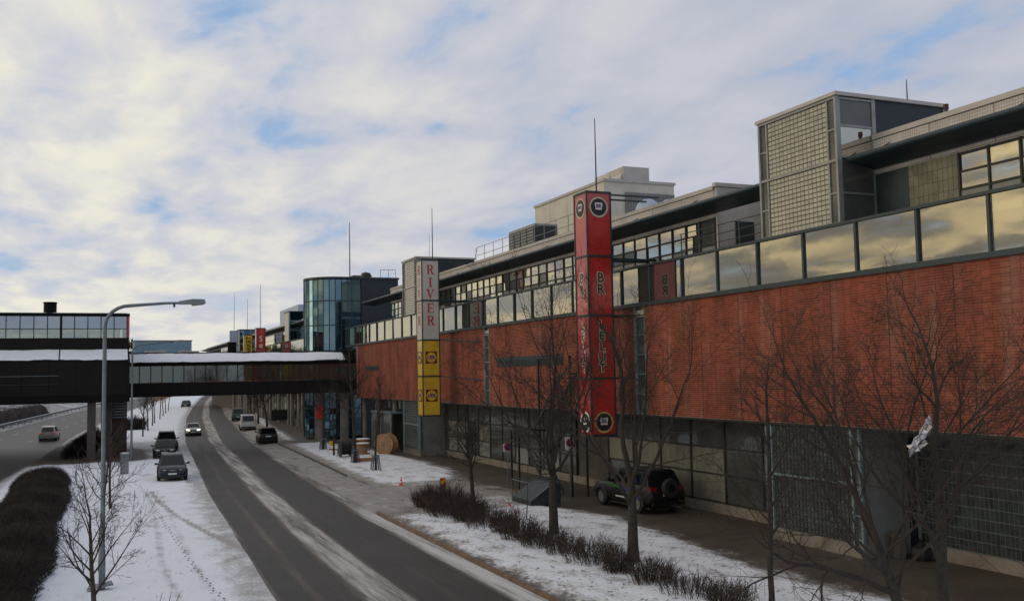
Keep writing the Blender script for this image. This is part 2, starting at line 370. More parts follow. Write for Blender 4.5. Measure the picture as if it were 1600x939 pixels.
def serif(ch, w, h, loc, facing, mat, parent):
    mb = MB()
    for poly in SERIF[ch]:
        pp = [((x-.5)*w, (y-.5)*h) for x, y in poly]
        if facing == '-y': mb.prism([(loc[0]+a, loc[2]+b) for a, b in pp], loc[1], loc[1]+.015)
        else: mb.prism([(loc[1]-a, loc[2]+b) for a, b in pp], loc[0], loc[0]+.015, 'yz')
    return mb.build('letter', mat, parent)
def disc(c, r, facing, d0, d1, n=32, sx=1.0):
    mb = MB(); poly = [(r*sx*math.cos(2*math.pi*k/n), r*math.sin(2*math.pi*k/n)) for k in range(n)]
    if facing == '-y': mb.prism([(c[0]+a, c[2]+b) for a, b in poly], c[1]-d1, c[1]-d0)
    else: mb.prism([(c[1]+a, c[2]+b) for a, b in poly], c[0]-d1, c[0]-d0, 'yz')
    return mb
# ------------------------------------------------------------------ ground, roads, verges
RL = [(0, 4.2), (31.7, 4.95), (58.4, 5.9), (109.6, 8.6), (174, 13.8), (250, 21.4), (361, 33.5), (480, 48)]
RR = [(0, 11.9), (26, 12.0), (44, 12.15), (67, 13.2), (104, 15.2), (179, 21.6), (292, 32.6), (374, 43.3), (480, 58)]
HR = [(0, -9.0), (40, -7.2), (71, -5.7), (82, -5.0), (113, -3.5), (150, -.9), (230, 6.2), (300, 14), (420, 28)]
HW = 11.4
xl = lambda y: interp(RL, y); xr = lambda y: interp(RR, y); hr = lambda y: interp(HR, y)
ISL1 = [(12.35, 4), (12.35, 44.6), (14.3, 46.4), (18.3, 49.3), (20.7, 49.2), (20.6, 44), (21.6, 39.5), (21.2, 34.6), (20.4, 28.5), (20.2, 24.7), (20.9, 20.7), (21.3, 4)]
ISL2 = [(16.5, 98.5), (15.55, 74.8), (15.05, 63.7), (15.5, 54.2), (20.0, 55.6), (22.6, 63.6), (23.0, 71.5), (22.8, 79.3), (22.6, 90), (21, 99)]
ISL3 = [(17.6, 104), (19.3, 118), (20.6, 140), (25.6, 180), (38, 300), (44, 360), (47, 360), (41, 300), (30.5, 205), (25, 160), (22.4, 140), (20.6, 118), (19.2, 104)]
def pdist(poly, x, y):      # signed distance, positive inside
    ins = False; dm = 1e9; n = len(poly)
    for i in range(n):
        (x0, y0), (x1, y1) = poly[i], poly[(i+1) % n]
        if (y0 > y) != (y1 > y) and x < (x1-x0)*(y-y0)/(y1-y0)+x0: ins = not ins
        dx, dy = x1-x0, y1-y0; t = max(0, min(1, ((x-x0)*dx+(y-y0)*dy)/(dx*dx+dy*dy+1e-9)))
        dm = min(dm, math.hypot(x-x0-t*dx, y-y0-t*dy))
    return dm if ins else -dm
def cdist(pts, x, y):
    dm = 1e9
    for (x0, y0), (x1, y1) in zip(pts, pts[1:]):
        dx, dy = x1-x0, y1-y0; t = max(0, min(1, ((x-x0)*dx+(y-y0)*dy)/(dx*dx+dy*dy+1e-9)))
        dm = min(dm, math.hypot(x-x0-t*dx, y-y0-t*dy))
    return dm
def strip(name, fl, fr, ys, nx, z, snowf, mat, zf=None, trackf=None):
    vs = []; sn = []; tk = []; fs = []
    for y in ys:
        a, b = fl(y), fr(y)
        for i in range(nx+1):
            x = a+(b-a)*i/nx
            s = snowf(x, y, (x-a), (b-a)); sn.append(s); tk.append(trackf(x, y) if trackf else 0.0)
            vs.append((x, y, z+(zf(x, y, s) if zf else 0)))
    for j in range(len(ys)-1):
        for i in range(nx):
            k = j*(nx+1)+i; fs.append((k, k+1, k+nx+2, k+nx+1))
    me = bpy.data.meshes.new(name); me.from_pydata(vs, [], fs); me.materials.append(MATS[mat])
    a = me.attributes.new('snow', 'FLOAT', 'POINT'); a.data.foreach_set('value', sn)
    a = me.attributes.new('track', 'FLOAT', 'POINT'); a.data.foreach_set('value', tk)
    me.shade_smooth()
    o = bpy.data.objects.new(name, me); COL.objects.link(o); return struct(o)
def yrange(segs):
    out = []; 
    for a, b, s in segs:
        n = max(1, round((b-a)/s)); out += [a+(b-a)*i/n for i in range(n)]
    return out+[segs[-1][1]]
# the wide ground sheet
strip('ground', lambda y: -1500, lambda y: 2200, yrange([(-300, 3000, 60)]), 50, -.12, lambda x, y, u, w: .62, 'far_snow')
def bump(t, a, b, e=.12): return smooth01(t, a-e, a+e)*(1-smooth01(t, b-e, b+e))
def road_snow(x, y, u, w):
    t = u/w*7.1; s = .14
    s = max(s, .62*(1-smooth01(t, .02, .30)))
    s = max(s, .54*bump(t, 1.0, 1.40, .30))
    s = max(s, .74*bump(t, 2.3, 3.8, .30))
    s = max(s, .40*bump(t, 4.75, 5.0, .35), .34*bump(t, 1.75, 1.85, .15), .34*bump(t, 5.5, 5.6, .2))
    s = max(s, .92*smooth01(t, 5.95, 6.45)*(.75+.25*smooth01(y, 60, 20)))
    return s
strip('road', xl, xr, yrange([(2, 70, 1.0), (70, 180, 2.0), (180, 480, 5)]), 64, 0.0, road_snow, 'road_asphalt')
def hw_snow(x, y, u, w):
    d = w-u; s = .16
    s = max(s, .75*(1-smooth01(d, .1, .9)), .85*(1-smooth01(u, .2, 1.1)))
    for c in (3.9, 7.8): s = max(s, .36*bump(d, c-.35, c+.35, .35))
    under = smooth01(y, 84, 92)*(1-smooth01(y, 112, 122))
    return s*(1-.7*under)
strip('highway', lambda y: hr(y)-HW, hr, yrange([(2, 130, 2.0), (130, 420, 5)]), 48, 0.0, hw_snow, 'highway_asphalt')
# lane dashes
for off in (3.9, 7.8):
    for k in range(14):
        y0 = 96+k*12+(6 if off > 5 else 0)
        mb = MB(); x0 = hr(y0)-off; x1 = hr(y0+4)-off
        mb.add([(x0-.07, y0, .006), (x0+.07, y0, .006), (x1+.07, y0+4, .006), (x1-.07, y0+4, .006)], [(0, 1, 2, 3)])
        o = mb.build('lane_marking', 'line_paint'); struct(o)
# verge between road and highway with tyre tracks
TR1 = [(3.0, 62), (3.1, 56), (3.6, 50), (4.4, 44), (5.2, 39)]
TR2 = [(3.3, 24), (2.3, 30), (2.2, 38), (2.6, 50), (2.7, 62)]
TR3 = [(4.0, 22), (3.3, 30), (3.2, 40), (3.4, 60)]
TR4 = [(5.4, 66), (5.6, 72), (6.6, 90), (8.2, 115)]
def verge_snow(x, y, u, w):
    d = w-u
    s = 1.0-.16*(1-smooth01(d, .2, 1.4))
    s -= .30*(1-smooth01(u, .1, 1.2))
    s -= .75*smooth01(y, 84.5, 88)*(1-smooth01(y, 97, 104))*(1-smooth01(x, 3.0, 4.6))    # sheltered ground under the deck
    s -= .25*smooth01(y, 85, 90)*(1-smooth01(y, 110, 118))*smooth01(d, .5, 3)
    return max(.1, s)
def verge_track(x, y):
    t = 0
    for c, k in ((TR1, .55), (TR2, .28), (TR3, .22), (TR4, .5)):
        d = cdist(c, x, y); t = max(t, k*(1-smooth01(d, .04, .20)))
    t = max(t, .22*(1-smooth01(xl(y)-x, .2, 2.2)))
    return t
vh = lambda x, y, s: .05+.03*math.sin(x*1.7+y*.31)*math.sin(y*.23)
strip('snow_verge', hr, xl, yrange([(2, 80, .5), (80, 160, 1.0), (160, 480, 5)]), 90, -.03, verge_snow, 'verge_snow', vh, verge_track)
# left bank beyond the highway
strip('bank', lambda y: hr(y)-60, lambda y: hr(y)-HW, yrange([(2, 420, 8)]), 12, 0.0, lambda x, y, u, w: .55, 'far_snow', lambda x, y, s: .25*max(0, hr(y)-HW-x-1.5)**.9)
# pavement with the two snowy islands
def pave_snow(x, y, u, w):
    s = .13
    for p in (ISL1, ISL2, ISL3):
        if min(q[1] for q in p)-3 < y < max(q[1] for q in p)+3:
            d = pdist(p, x, y)
            if d > -2.5: s = max(s, .13+.80*smooth01(d, -1.1, 1.3))
    if 54 < y < 105 and x < 16.8: s = max(s, .72*(1-smooth01(x-xr(y), 1.8, 3.2)))
    if y >= 45 and y < 112: s = max(s, .70*(1-smooth01(x-xr(y), .1, .9)))
    if y > 105: s = max(s, .78*(1-smooth01(x-xr(y), 1.5, 4.0)))
    s = max(s, .76*smooth01(y, 43, 47)*(1-smooth01(y, 57, 60))*(1-smooth01(x, 19, 24)))
    return s
def pave_track(x, y):
    if 44 < y < 58:
        t = .38
        for k in range(4):
            d = abs((y-50.2-k*1.1)+.10*(x-14)-.012*(x-14)**2); t = max(t, .6*(1-smooth01(d, .08, .3)))
        return t
    return .3*(1-smooth01(x-xr(y), .0, .6)) if y < 58 else .45*(1-smooth01(x-xr(y), 2.2, 3.4))
pz = lambda x, y, s: (smooth01(x-xr(y), .0, .8) if y > 45.2 else 1)*.11*smooth01(s, .5, .9)+.012*math.sin(x*2.1)*math.sin(y*1.3)*smooth01(x-xr(y), .2, 1.5)
strip('pavement', lambda y: xr(y)+(.13 if y < 45.2 else -.02), lambda y: 26.9+max(0, (y-104)*.35) if y > 104 else 26.9, yrange([(4, 60, .4), (60, 115, .8), (115, 480, 5)]), 64, .006, pave_snow, 'pavement_wet', pz, pave_track)
# granite kerb, stone by stone along the near island
kr = struct(bpy.data.objects.new('kerb', None)); COL.objects.link(kr)
y = 12.0; k = 0
while y < 45.2:
    L = 1.0; mb = MB(); x0, x1 = xr(y)+.005, xr(y+L)+.005; z = .125+.006*((k*7) % 5-2)/2
    mb.hexa([(x0, y+.01, -.02), (x0+.15, y+.01, -.02), (x1+.15, y+L-.01, -.02), (x1, y+L-.01, -.02)], [(x0+.012, y+.01, z), (x0+.15, y+.01, z), (x1+.15, y+L-.01, z), (x1+.012, y+L-.01, z)])
    mb.build('kerb_stone', 'kerb_stone', kr); y += L; k += 1
mb = MB()   # kerb of the lay-by island
pts = [(15.05, 63.7), (15.55, 74.8), (16.1, 88), (16.5, 98.5)]
for (x0, y0), (x1, y1) in zip(pts, pts[1:]):
    mb.hexa([(x0-.15, y0, 0), (x0, y0, 0), (x1, y1, 0), (x1-.15, y1, 0)], [(x0-.15, y0, .15), (x0, y0, .15), (x1, y1, .15), (x1-.15, y1, .15)])
struct(mb.build('island_kerb', 'concrete_dark'))
# footprints trodden into the snow of the verge
random.seed(4); mb = MB()
tr = [(2.5, 66), (2.75, 58), (2.85, 50), (3.0, 44), (3.15, 38), (3.35, 33), (3.6, 29), (3.9, 25)]
yy = 66; side = 1
while yy > 25:
    x = interp([(p[1], p[0]) for p in tr[::-1]], yy)+side*.045+random.uniform(-.03, .03); z = .055
    zz = -.03+.05+.03*math.sin(x*1.7+yy*.31)*math.sin(yy*.23)+.006
    mb.add([(x+.035*math.cos(a), yy+.10*math.sin(a), zz) for a in [k*math.pi/4 for k in range(8)]], [tuple(range(8))])
    yy -= .42; side = -side
o = mb.build('footprints', 'road_grime', kind='stuff'); tag(o, 'line of footprints trodden through the snow of the left verge', 'footprints')
# ------------------------------------------------------------------ the long brick shopping centre
XF = 24.0; YE = 97.0; ZB, ZR0, ZR1 = 4.45, 9.66, 11.56; XW = 25.65; MOD = 2.735
mall = thing('shopping_centre', 'long red brick shopping centre with a mirrored glass ribbon above the brick', 'building', (26, 50, 0))
# brick wall: backing, then bricks laid proud of the joints
SLOTS = [(40.55, 41.55), (60.8, 61.7)]
def segs(y0, y1, cuts):
    out = []; a = y0
    for c0, c1 in cuts:
        if c0 > a: out.append((a, c0))
        a = c1
    out.append((a, y1)); return out
mb = MB()
for a, b in segs(14, YE, SLOTS): mb.box(XF+.014, a, ZB, XF+.5, b, ZR0+.02)
mb.box(XF+.2, 14, ZB, XF+.5, YE, ZR0)      # slot backs
mb.box(XF+.5, 14, ZB, 27.2, YE, ZB+.3); mb.box(XF+.032, YE, ZB, 30, YE+.3, ZR0+.02)
bw = mb.build('brick_wall', 'mortar', mall)
BL, BH = .36, .0868; J = .0075
proto = MB()
a = [(0, J, J), (0, BL-J, J), (0, BL-J, BH-J), (0, J, BH-J)]
def brick_geo(mb, x, y, z, L, dx):
    y0, y1, z0, z1 = y+J, y+L-J, z+J*.8, z+BH-J*.8; xb = XF+.016
    mb.add([(x+dx, y0, z0), (x+dx, y1, z0), (x+dx, y1, z1), (x+dx, y0, z1), (xb, y0, z0), (xb, y1, z0), (xb, y1, z1), (xb, y0, z1)],
           [(0, 3, 2, 1), (0, 1, 5, 4), (2, 3, 7, 6), (1, 2, 6, 5), (3, 0, 4, 7)])
pm = MB(); brick_geo(pm, XF, 0, 0, BL, 0); bme = pm.mesh('brick', 'brick')
rows = int((ZR0-ZB)/BH); random.seed(2); stuff = MB(); nb = 0
panels = []; y = 14.0
edges = [14.0+2.735*k for k in range(40)]
for a0, b0 in segs(14, YE, SLOTS):
    cuts = [a0]+[e for e in edges if a0+.3 < e < b0-.3]+[b0]
    for p0, p1 in zip(cuts, cuts[1:]):
        if p0 > a0: MB().box(XF+.001, p0-.014, ZB+.01, XF+.013, p0+.014, ZR0-.06).build('expansion_joint', 'plum', bw)
        n = max(1, round((p1-p0-.03)/BL)); L = (p1-p0-.03)/n
        for i in range(n):
            yb = p0+.015+i*L
            for r in range(rows):
                zb = ZB+.02+r*BH
                if 20.3 < yb < 22.2 and nb < 300:
                    o = inst('brick', bme, bw, (0, yb, zb)); o.location.x += random.uniform(-.003, .003); o.scale.y = L/BL; nb += 1
                else: brick_geo(stuff, XF, yb, zb, L, random.uniform(-.003, .003))
stuff.build('brickwork', 'brick', bw, kind='stuff')
# soffit edge strip and dark gap under the ribbon
MB().box(XF-.03, 14, ZB-.08, XF+.03, YE, ZB).build('brick_support_angle', 'dark_steel', mall)
MB().box(XF+.02, 14, ZR0-.05, XW, 101.5, ZR0+.02).build('walkway_floor', 'dark_steel', mall)
# vertical glazed slots
for a, b in SLOTS:
    s = MB().box(XF+.10, a+.06, ZB, XF+.12, b-.06, ZR0-.5).build('slot_window', 'dull_glass', mall)
    m = MB(); 
    for yy in (a, b-.06): m.box(XF-.02, yy, ZB, XF+.16, yy+.06, ZR0)
    for k in range(6): m.box(XF+.02, a+.06, ZB+k*.94, XF+.14, b-.06, ZB+k*.94+.06)
    m.build('slot_frame', 'pale_blue_metal', s)
    MB().box(XF+.02, a+.06, 9.1, XF+.14, b-.06, 9.42).build('slot_head_panel', 'spandrel', s)
# louvre bands in the brick
for (y0, y1, z0, z1) in ((49.6, 59.4, 6.95, 7.55), (88.8, 93.4, 7.08, 7.48)):
    f = MB().box(XF-.03, y0, z0, XF+.02, y1, z1).build('louvre_band', 'teal_metal', mall)
    n = int((z1-z0)/.1)
    for k in range(n): MB().hexa([(XF-.07, y0+.05, z0+k*.1), (XF-.03, y0+.05, z0+k*.1+.03), (XF-.03, y1-.05, z0+k*.1+.03), (XF-.07, y1-.05, z0+k*.1)], [(XF-.07, y0+.05, z0+k*.1+.015), (XF-.03, y0+.05, z0+k*.1+.05), (XF-.03, y1-.05, z0+k*.1+.05), (XF-.07, y1-.05, z0+k*.1+.015)]).build('louvre_slat', 'teal_metal', f)
# --- mirrored ribbon balustrade
mb = MB(); mb.box(23.86, 14, ZR0-.06, 24.0, 101.6, ZR0+.12); mb.box(23.84, 14, ZR1-.1, 24.06, 101.6, ZR1); mb.box(23.9, 101.5, ZR0+.12, 25.6, 101.6, ZR1-.1)
rib = mb.build('glass_ribbon', 'teal_metal', mall)
ks = [20.7+MOD*k for k in range(-2, 30)]; ks = [k for k in ks if k < 101.4]
pme = MB().box(-.01, .06, 0, .01, MOD-.06, 1.66).mesh('pane', 'ribbon_glass')
mme = MB().box(-.07, -.05, 0, .05, .05, 1.66).mesh('mullion', 'teal_metal')
for k in ks:
    inst('mullion', mme, rib, (23.93, k, ZR0+.13))
    if k+MOD < 101.7: inst('pane', pme, rib, (23.95, k, ZR0+.13)).rotation_euler = (0, random.uniform(-.006, .006), random.uniform(-.006, .006))
for i, k in enumerate(ks[:14]):
    s = 1 if i % 2 else -1
    MB().tube([(24.2, k+(.1 if s > 0 else MOD-.1), ZR1-.15), (24.2, k+(MOD-.1 if s > 0 else .1), ZR0+.2)], .012, 4).build('brace_rod', 'galvanised', rib)
# --- upper storey behind the ribbon
PITCH = 1.2
def upper(y0, y1, parent=mall, glazed=None, top=14.8, end_near=False):
    """tiled parapet, recessed tile band, window band, spandrel wall"""
    g0, g1 = glazed or (y0, y1)
    w = MB(); w.box(XW, y0, 13.36, XW+.4, y1, top-.02); w.box(XW+.12, y0, ZR0, XW+.5, y1, 10.9); w.box(XW+.02, y0, 11.3, 30, y1, 11.32)
    w.build('upper_wall', 'spandrel', parent)
    n = max(1, round((y1-y0)/2.735)); L = (y1-y0)/n
    for i in range(n): MB().box(XW-.045, y0+i*L+.012, 13.40, XW-.003, y0+(i+1)*L-.012, top-.20).build('tile_panel', 'white_tile', parent)
    MB().box(XW-.1, y0, top-.18, XW+.45, y1, top).build('parapet_coping', 'coping', parent)
    MB().box(XW+.5, y0, 14.2, 40, y1, 14.3).build('flat_roof', 'coping', parent)
    MB().box(XW+1.5, y0, ZR0, XW+1.6, y1, 13.4).build('room_back', 'interior_dark', parent)
    fr = MB(); n = max(1, round((g1-g0)/PITCH)); L = (g1-g0)/n
    for z in (11.55, 12.14, 12.72, 13.30): fr.box(XW-.03, g0, z-.03, XW+.07, g1, z+.03)
    for i in range(n+1): fr.box(XW-.045, g0+i*L-.035, 10.95, XW+.09, g0+i*L+.035, 13.36)
    f = fr.build('window_band', 'dark_steel', parent)
    return f, g0, n, L
random.seed(11)
def panes(f, g0, n, L):
    ms = [MB().box(-.008, .04, .04, .008, L-.04, .55-.04+.035).mesh('window_pane', m) for m in ('window_glass', 'dull_glass', 'frosted_panel', 'grey_panel')]
    for i in range(n):
        for r, z in enumerate((10.96, 11.56, 12.15, 12.73)):
            if r == 0 and False: continue
            if r <= 1: m = ms[0] if random.random() < .55 else ms[3]
            else: m = ms[0] if random.random() < .86 else ms[1]
            o = inst('window_pane', m, f, (XW+.02, g0+i*L, z)); o.rotation_euler = (0, random.uniform(-.01, .01), random.uniform(-.012, .012))
panes(*upper(14, 26.95, glazed=(14, 23.25)))
panes(*upper(36.9, 76.8))
panes(*upper(80.8, 90.2))
# near bay without windows: dark panel and a wall of glass blocks
MB().box(XW-.02, 25.4, 11.4, XW+.2, 26.9, 13.36).build('dark_panel', 'teal_metal', mall)
gb = MB().box(XW+.02, 23.3, 11.4, XW+.2, 25.4, 13.36).build('block_wall', 'block_joint', mall)
me = MB().box(-.03, .006, .006, 0, .204, .384).mesh('glass_block', 'block_olive')
for i in range(10):
    for k in range(5): inst('glass_block', me, gb, (XW+.018, 23.3+i*.21, 11.42+k*.39))
# return wall and recess beside the near stair tower
mb = MB(); mb.box(XW+.004, 36.72, 11.3, 29.5, 36.9, 14.75); w = mb.build('return_wall', 'white_tile', mall)
MB().box(XW-.1, 36.66, 14.75, 29.6, 36.9, 14.92).build('return_coping', 'coping', mall)
MB().box(29.3, 31.4, 11.3, 29.5, 36.9, 14.75).build('recess_wall', 'white_tile', mall)
MB().box(XW, 31.4, 11.2, 29.5, 36.9, 11.3).build('terrace_floor', 'concrete', mall)
MB().box(26.6, 36.66, 11.4, 27.6, 36.72, 13.2).build('terrace_door', 'teal_metal', mall)
# railing on the terrace edge beside the near stair tower
tr = thing('terrace_railing', 'dark tubular railing above the glass ribbon left of the near stair tower', 'railing', (24.2, 34, 11.56))
for k in range(5): MB().tube([(24.2, 31.7+k*1.45, 11.56), (24.2, 31.7+k*1.45, 12.62)], .025, 5).build('post', 'rail_paint', tr)
for zz in (11.9, 12.25, 12.62): MB().tube([(24.2, 31.6, zz), (24.2, 37.6, zz)], .02, 5).build('rail', 'rail_paint', tr)
# wing canopies
def canopy(y0, y1, parent=mall):
    prof = [(24.25, 13.80), (24.30, 13.90), (24.45, 13.93), (25.55, 13.70), (25.55, 13.52), (24.4, 13.70), (24.28, 13.74)]
    c = MB().prism(prof, y0, y1).build('canopy', 'teal_metal', parent, smooth=False)
    y = y0+1.2
    while y < y1:
        MB().tube([(24.75, y, 13.9), (25.6, y, 14.35)], .02, 5).build('tie_rod', 'dark_steel', c); y += MOD*2
    return c
canopy(14, 26.85); canopy(31.55, 76.6); canopy(80.9, 96.2)
# roof railing, plant
rl = MB(); y = 51.0
rail = thing('roof_railing', 'grey tubular guard railing along the roof edge behind the red sign tower', 'railing', (26.1, 60, 14.3))
while y < 68.6:
    MB().tube([(26.1, y, 14.3), (26.1, y, 15.95)], .022, 5).build('post', 'galvanised', rail); y += 1.75
for z in (15.35, 15.95): MB().tube([(26.1, 51, z), (26.1, 68.2, z)], .02, 5).build('rail', 'galvanised', rail)
MB().tube([(26.1, 68.2, 15.95), (26.1, 69.4, 14.4)], .02, 5).build('rail', 'galvanised', rail)
# penthouse
ph = MB().box(32, 59, 14.3, 37.6, 70.6, 19.6).build('penthouse', 'cream_panel', mall)
MB().box(31.9, 58.9, 19.6, 37.7, 70.7, 19.78).build('penthouse_coping', 'coping', ph)
for k in range(4): MB().box(31.985, 59+k*2.9+.02, 14.4, 31.998, 59+(k+1)*2.9-.02, 19.55).build('cladding_sheet', 'cream_panel', ph)
lv = MB().box(33.6, 58.86, 15.6, 37.55, 58.98, 18.9).build('louvre_panel', 'grey_panel', ph)
for k in range(30): MB().box(33.66+k*.13, 58.80, 15.65, 33.72+k*.13, 58.855, 18.85).build('louvre_fin', 'frame_grey', lv)
st = MB().box(34.4, 60.5, 19.7, 36.5, 63, 21.1).build('roof_stack', 'coping', ph)
MB().prism([(33.3, 19.7), (34.38, 19.7), (34.38, 20.6), (34.1, 20.2), (33.6, 20.2), (33.3, 20.6)], 60.7, 62.8).build('stack_shoulder', 'cream_panel', ph)
def acunit(y0, y1, label):
    t = thing('rooftop_unit', label, 'ventilation unit', (28.8, y0, 14.3))
    MB().box(28, y0, 14.7, 29.8, y1, 16.95).build('casing', 'frame_grey', t)
    MB().box(28.1, y0+.1, 14.3, 29.7, y1-.1, 14.7).build('base_frame', 'dark_steel', t)
    n = 4; L = (y1-y0)/n
    for k in range(n):
        p = MB().box(27.965, y0+k*L+.08, 14.95, 27.998, y0+(k+1)*L-.08, 16.75).build('grille', 'dark_steel', t)
        for z in range(8): MB().box(27.94, y0+k*L+.1, 15.0+z*.22, 27.963, y0+(k+1)*L-.1, 15.12+z*.22).build('grille_slat', 'grey_panel', p)
    MB().box(28.05, y0-.05, 14.95, 29.75, y0-.004, 16.8).build('end_panel', 'dark_steel', t)
acunit(62, 66.6, 'grey louvred ventilation unit behind the roof railing')
for i, (x, y) in enumerate(((29.6, 49.3), (30.9, 49.0))):
    t = thing('vent_cowl', ('left' if i == 0 else 'right')+' one of two blue-grey domed vent cowls on the roof', 'vent', (x, y, 14.3), group='domed roof vents')
    MB().lathe([(.62, 0), (.62, 1.1), (.8, 1.15), (.8, 1.5), (.62, 1.95), (.3, 2.2), (0, 2.26)], (x, y, 14.3), n=18).build('cowl', 'vent_blue', t, smooth=True)
    MB().lathe([(.83, 1.2), (.85, 1.24), (.85, 1.36), (.83, 1.4)], (x, y, 14.3), n=18).build('band', 'galvanised', t)
o = MB().lathe([(0, 0), (.07, 0), (.07, 1.15), (.09, 1.15), (.09, 1.32), (0, 1.33)], (27, 24.9, 14.2), n=12).build('flue_pipe', 'plum', None, smooth=True)
tag(o, 'short red flue pipe poking above the white tiled parapet', 'flue')
# stair towers of glass block
def stair_tower(y0, y1, near):
    t = MB(); t.box(24.06, y0+.06, 11.5, 24.2, y1-.06, 16.05)
    tw = t.build('stair_tower', 'block_joint', mall)
    fr = MB()
    for yy in (y0, y1-.1): fr.box(23.96, yy, 11.5, 24.16, yy+.1, 16.12)
    for yy in (y0+.5, y1-.5): fr.box(23.98, yy-.04, 11.5, 24.1, yy+.04, 16.12)
    for z in (11.5, 13.76, 16.02): fr.box(23.965, y0+.1, z, 24.12, y1-.1, z+.1)
    for xx in (25.6,): fr.box(xx, y0-.02, 11.5, xx+.16, y0+.12, 16.12)
    for z in (11.5, 12.6, 13.9, 15.02, 16.0): fr.box(24.16, y0-.01, z, 25.6, y0+.09, z+.08)
    for yy in (y0+.1, y1-.5+.04):
        for z in (12.62, 14.9): fr.box(23.985, yy, z, 24.08, yy+.36, z+.06)
    fr.build('tower_frame', 'frame_grey', tw)
    MB().box(23.9, y0-.08, 16.12, 29.2, y1+.08, 16.25).build('tower_roof', 'coping', tw)
    MB().box(25.76, y0+.02, 11.5, 29.1, y0+.2, 16.12).build('tower_flank', 'navy_clad', tw)
    MB().box(24.2, y1-.2, 11.5, 29.1, y1-.02, 16.12).build('tower_rear', 'navy_clad', tw)
    MB().box(29, y0, 11.5, 29.1, y1, 16.12).build('tower_back', 'interior_dark', tw)
    MB().box(25.8, y0+.2, 11.3, 29, y1-.2, 11.45).build('tower_floor', 'interior_dark', tw)
    for z0, z1, m in ((11.6, 12.6, 'dull_glass'), (12.68, 13.9, 'dull_glass'), (13.98, 15.02, 'window_glass'), (15.1, 16.0, 'dull_glass')):
        MB().box(24.17, y0+.03, z0, 25.6, y0+.05, z1).build('flank_pane', m, tw)
    for yy in (y0+.1, y1-.46):
        for z0, z1 in ((11.6, 12.62), (12.68, 13.76), (13.86, 14.9), (14.96, 16.02)):
            MB().box(24.03, yy, z0, 24.05, yy+.36, z1).build('side_light', 'dull_glass', tw)
    NC, NR = 15, 12; cnt = 0; gy0, gy1 = y0+.55, y1-.55; L = (gy1-gy0)/NC; H = 2.15/NR
    def blk(m, y, z): m.add([(24.02, y+.025, z+.025), (24.02, y+L-.025, z+.025), (24.02, y+L-.025, z+H-.025), (24.02, y+.025, z+H-.025), (24.055, y+.012, z+.012), (24.055, y+L-.012, z+.012), (24.055, y+L-.012, z+H-.012), (24.055, y+.012, z+H-.012)], [(0, 3, 2, 1), (0, 1, 5, 4), (2, 3, 7, 6), (1, 2, 6, 5), (3, 0, 4, 7)])
    if near:
        m = MB(); blk(m, 0, 0); me = m.mesh('glass_block', 'block_glass'); rest = []
        for z0 in (11.6, 13.86):
            for i in range(NC):
                for r in range(NR):
                    if cnt < 300: inst('glass_block', me, tw, (0, gy0+i*L, z0+r*H)); cnt += 1
                    else: rest.append((gy0+i*L, z0+r*H))
        m = MB()
        for yy, zz in rest: blk(m, yy, zz)
        m.build('glass_blocks', 'block_glass', tw, kind='stuff')
    else:
        m = MB()
        for z0 in (11.6, 13.86):
            for i in range(NC):
                for r in range(NR): blk(m, gy0+i*L, z0+r*H)
        m.build('glass_blocks', 'block_glass', tw, kind='stuff')
    # foot of the tower below the brick
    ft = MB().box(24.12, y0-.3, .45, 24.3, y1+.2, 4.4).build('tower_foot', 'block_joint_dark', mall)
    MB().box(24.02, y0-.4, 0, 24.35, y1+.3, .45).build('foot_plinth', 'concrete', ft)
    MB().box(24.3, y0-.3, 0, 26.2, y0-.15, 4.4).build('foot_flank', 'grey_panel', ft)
    fr = MB()
    for yy in (y0-.42, y0-.02, y1-.1, y1+.2): fr.box(23.99, yy, .2, 24.11, yy+.09, 4.4)
    fr.box(24.0, y0+.06, 2.45, 24.10, y1-.1, 2.53)
    for z in (.6, 1.4, 2.3, 3.2, 4.0):
        fr.box(24.02, y0-.33, z, 24.09, y0-.02, z+.05); fr.box(24.02, y1, z, 24.09, y1+.2, z+.05)
    fr.build('foot_frame', 'pale_blue_metal', ft)
    m = MB(); c = int((y1-y0-.2)/.2); L2 = (y1-y0-.2)/c
    for i in range(c):
        for r in range(19):
            y = y0+.1+i*L2; z = .47+r*.2045
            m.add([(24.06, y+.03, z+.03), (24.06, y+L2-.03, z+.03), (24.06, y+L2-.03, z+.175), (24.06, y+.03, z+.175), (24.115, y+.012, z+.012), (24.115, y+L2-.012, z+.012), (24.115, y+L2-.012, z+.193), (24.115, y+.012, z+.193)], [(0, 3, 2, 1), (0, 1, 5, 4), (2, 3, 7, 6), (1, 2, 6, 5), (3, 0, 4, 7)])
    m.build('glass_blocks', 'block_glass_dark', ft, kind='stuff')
stair_tower(26.95, 31.4, True); stair_tower(76.8, 80.75, False)
# --- ground floor, set back under the brick
XG = 26.2
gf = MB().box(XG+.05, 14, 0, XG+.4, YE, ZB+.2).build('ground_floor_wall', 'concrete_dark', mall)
MB().box(XG-.1, 14, 0, XG+.04, 26.0, .45).build('plinth', 'concrete', gf); MB().box(XG-.1, 32, 0, XG+.04, 75.9, .45).build('plinth', 'concrete', gf)
tl = MB().box(XG, 14, .45, XG+.045, 26.3, 4.3).build('tiled_wall', 'tile_grout', mall)
tme = MB().box(-.008, .013, .012, 0, .167, .344).mesh('wall_tile', 'slate_tile'); stf = MB(); n = 0
for i in range(67):
    for r in range(10):
        y = 14.1+i*.18; z = .47+r*.36
        if y > 20.6 and n < 300: inst('wall_tile', tme, tl, (XG-.001, y, z)); n += 1
        else: stf.box(XG-.009, y+.013, z+.012, XG-.001, y+.167, z+.344)
stf.build('wall_tiles', 'slate_tile', tl, kind='stuff')
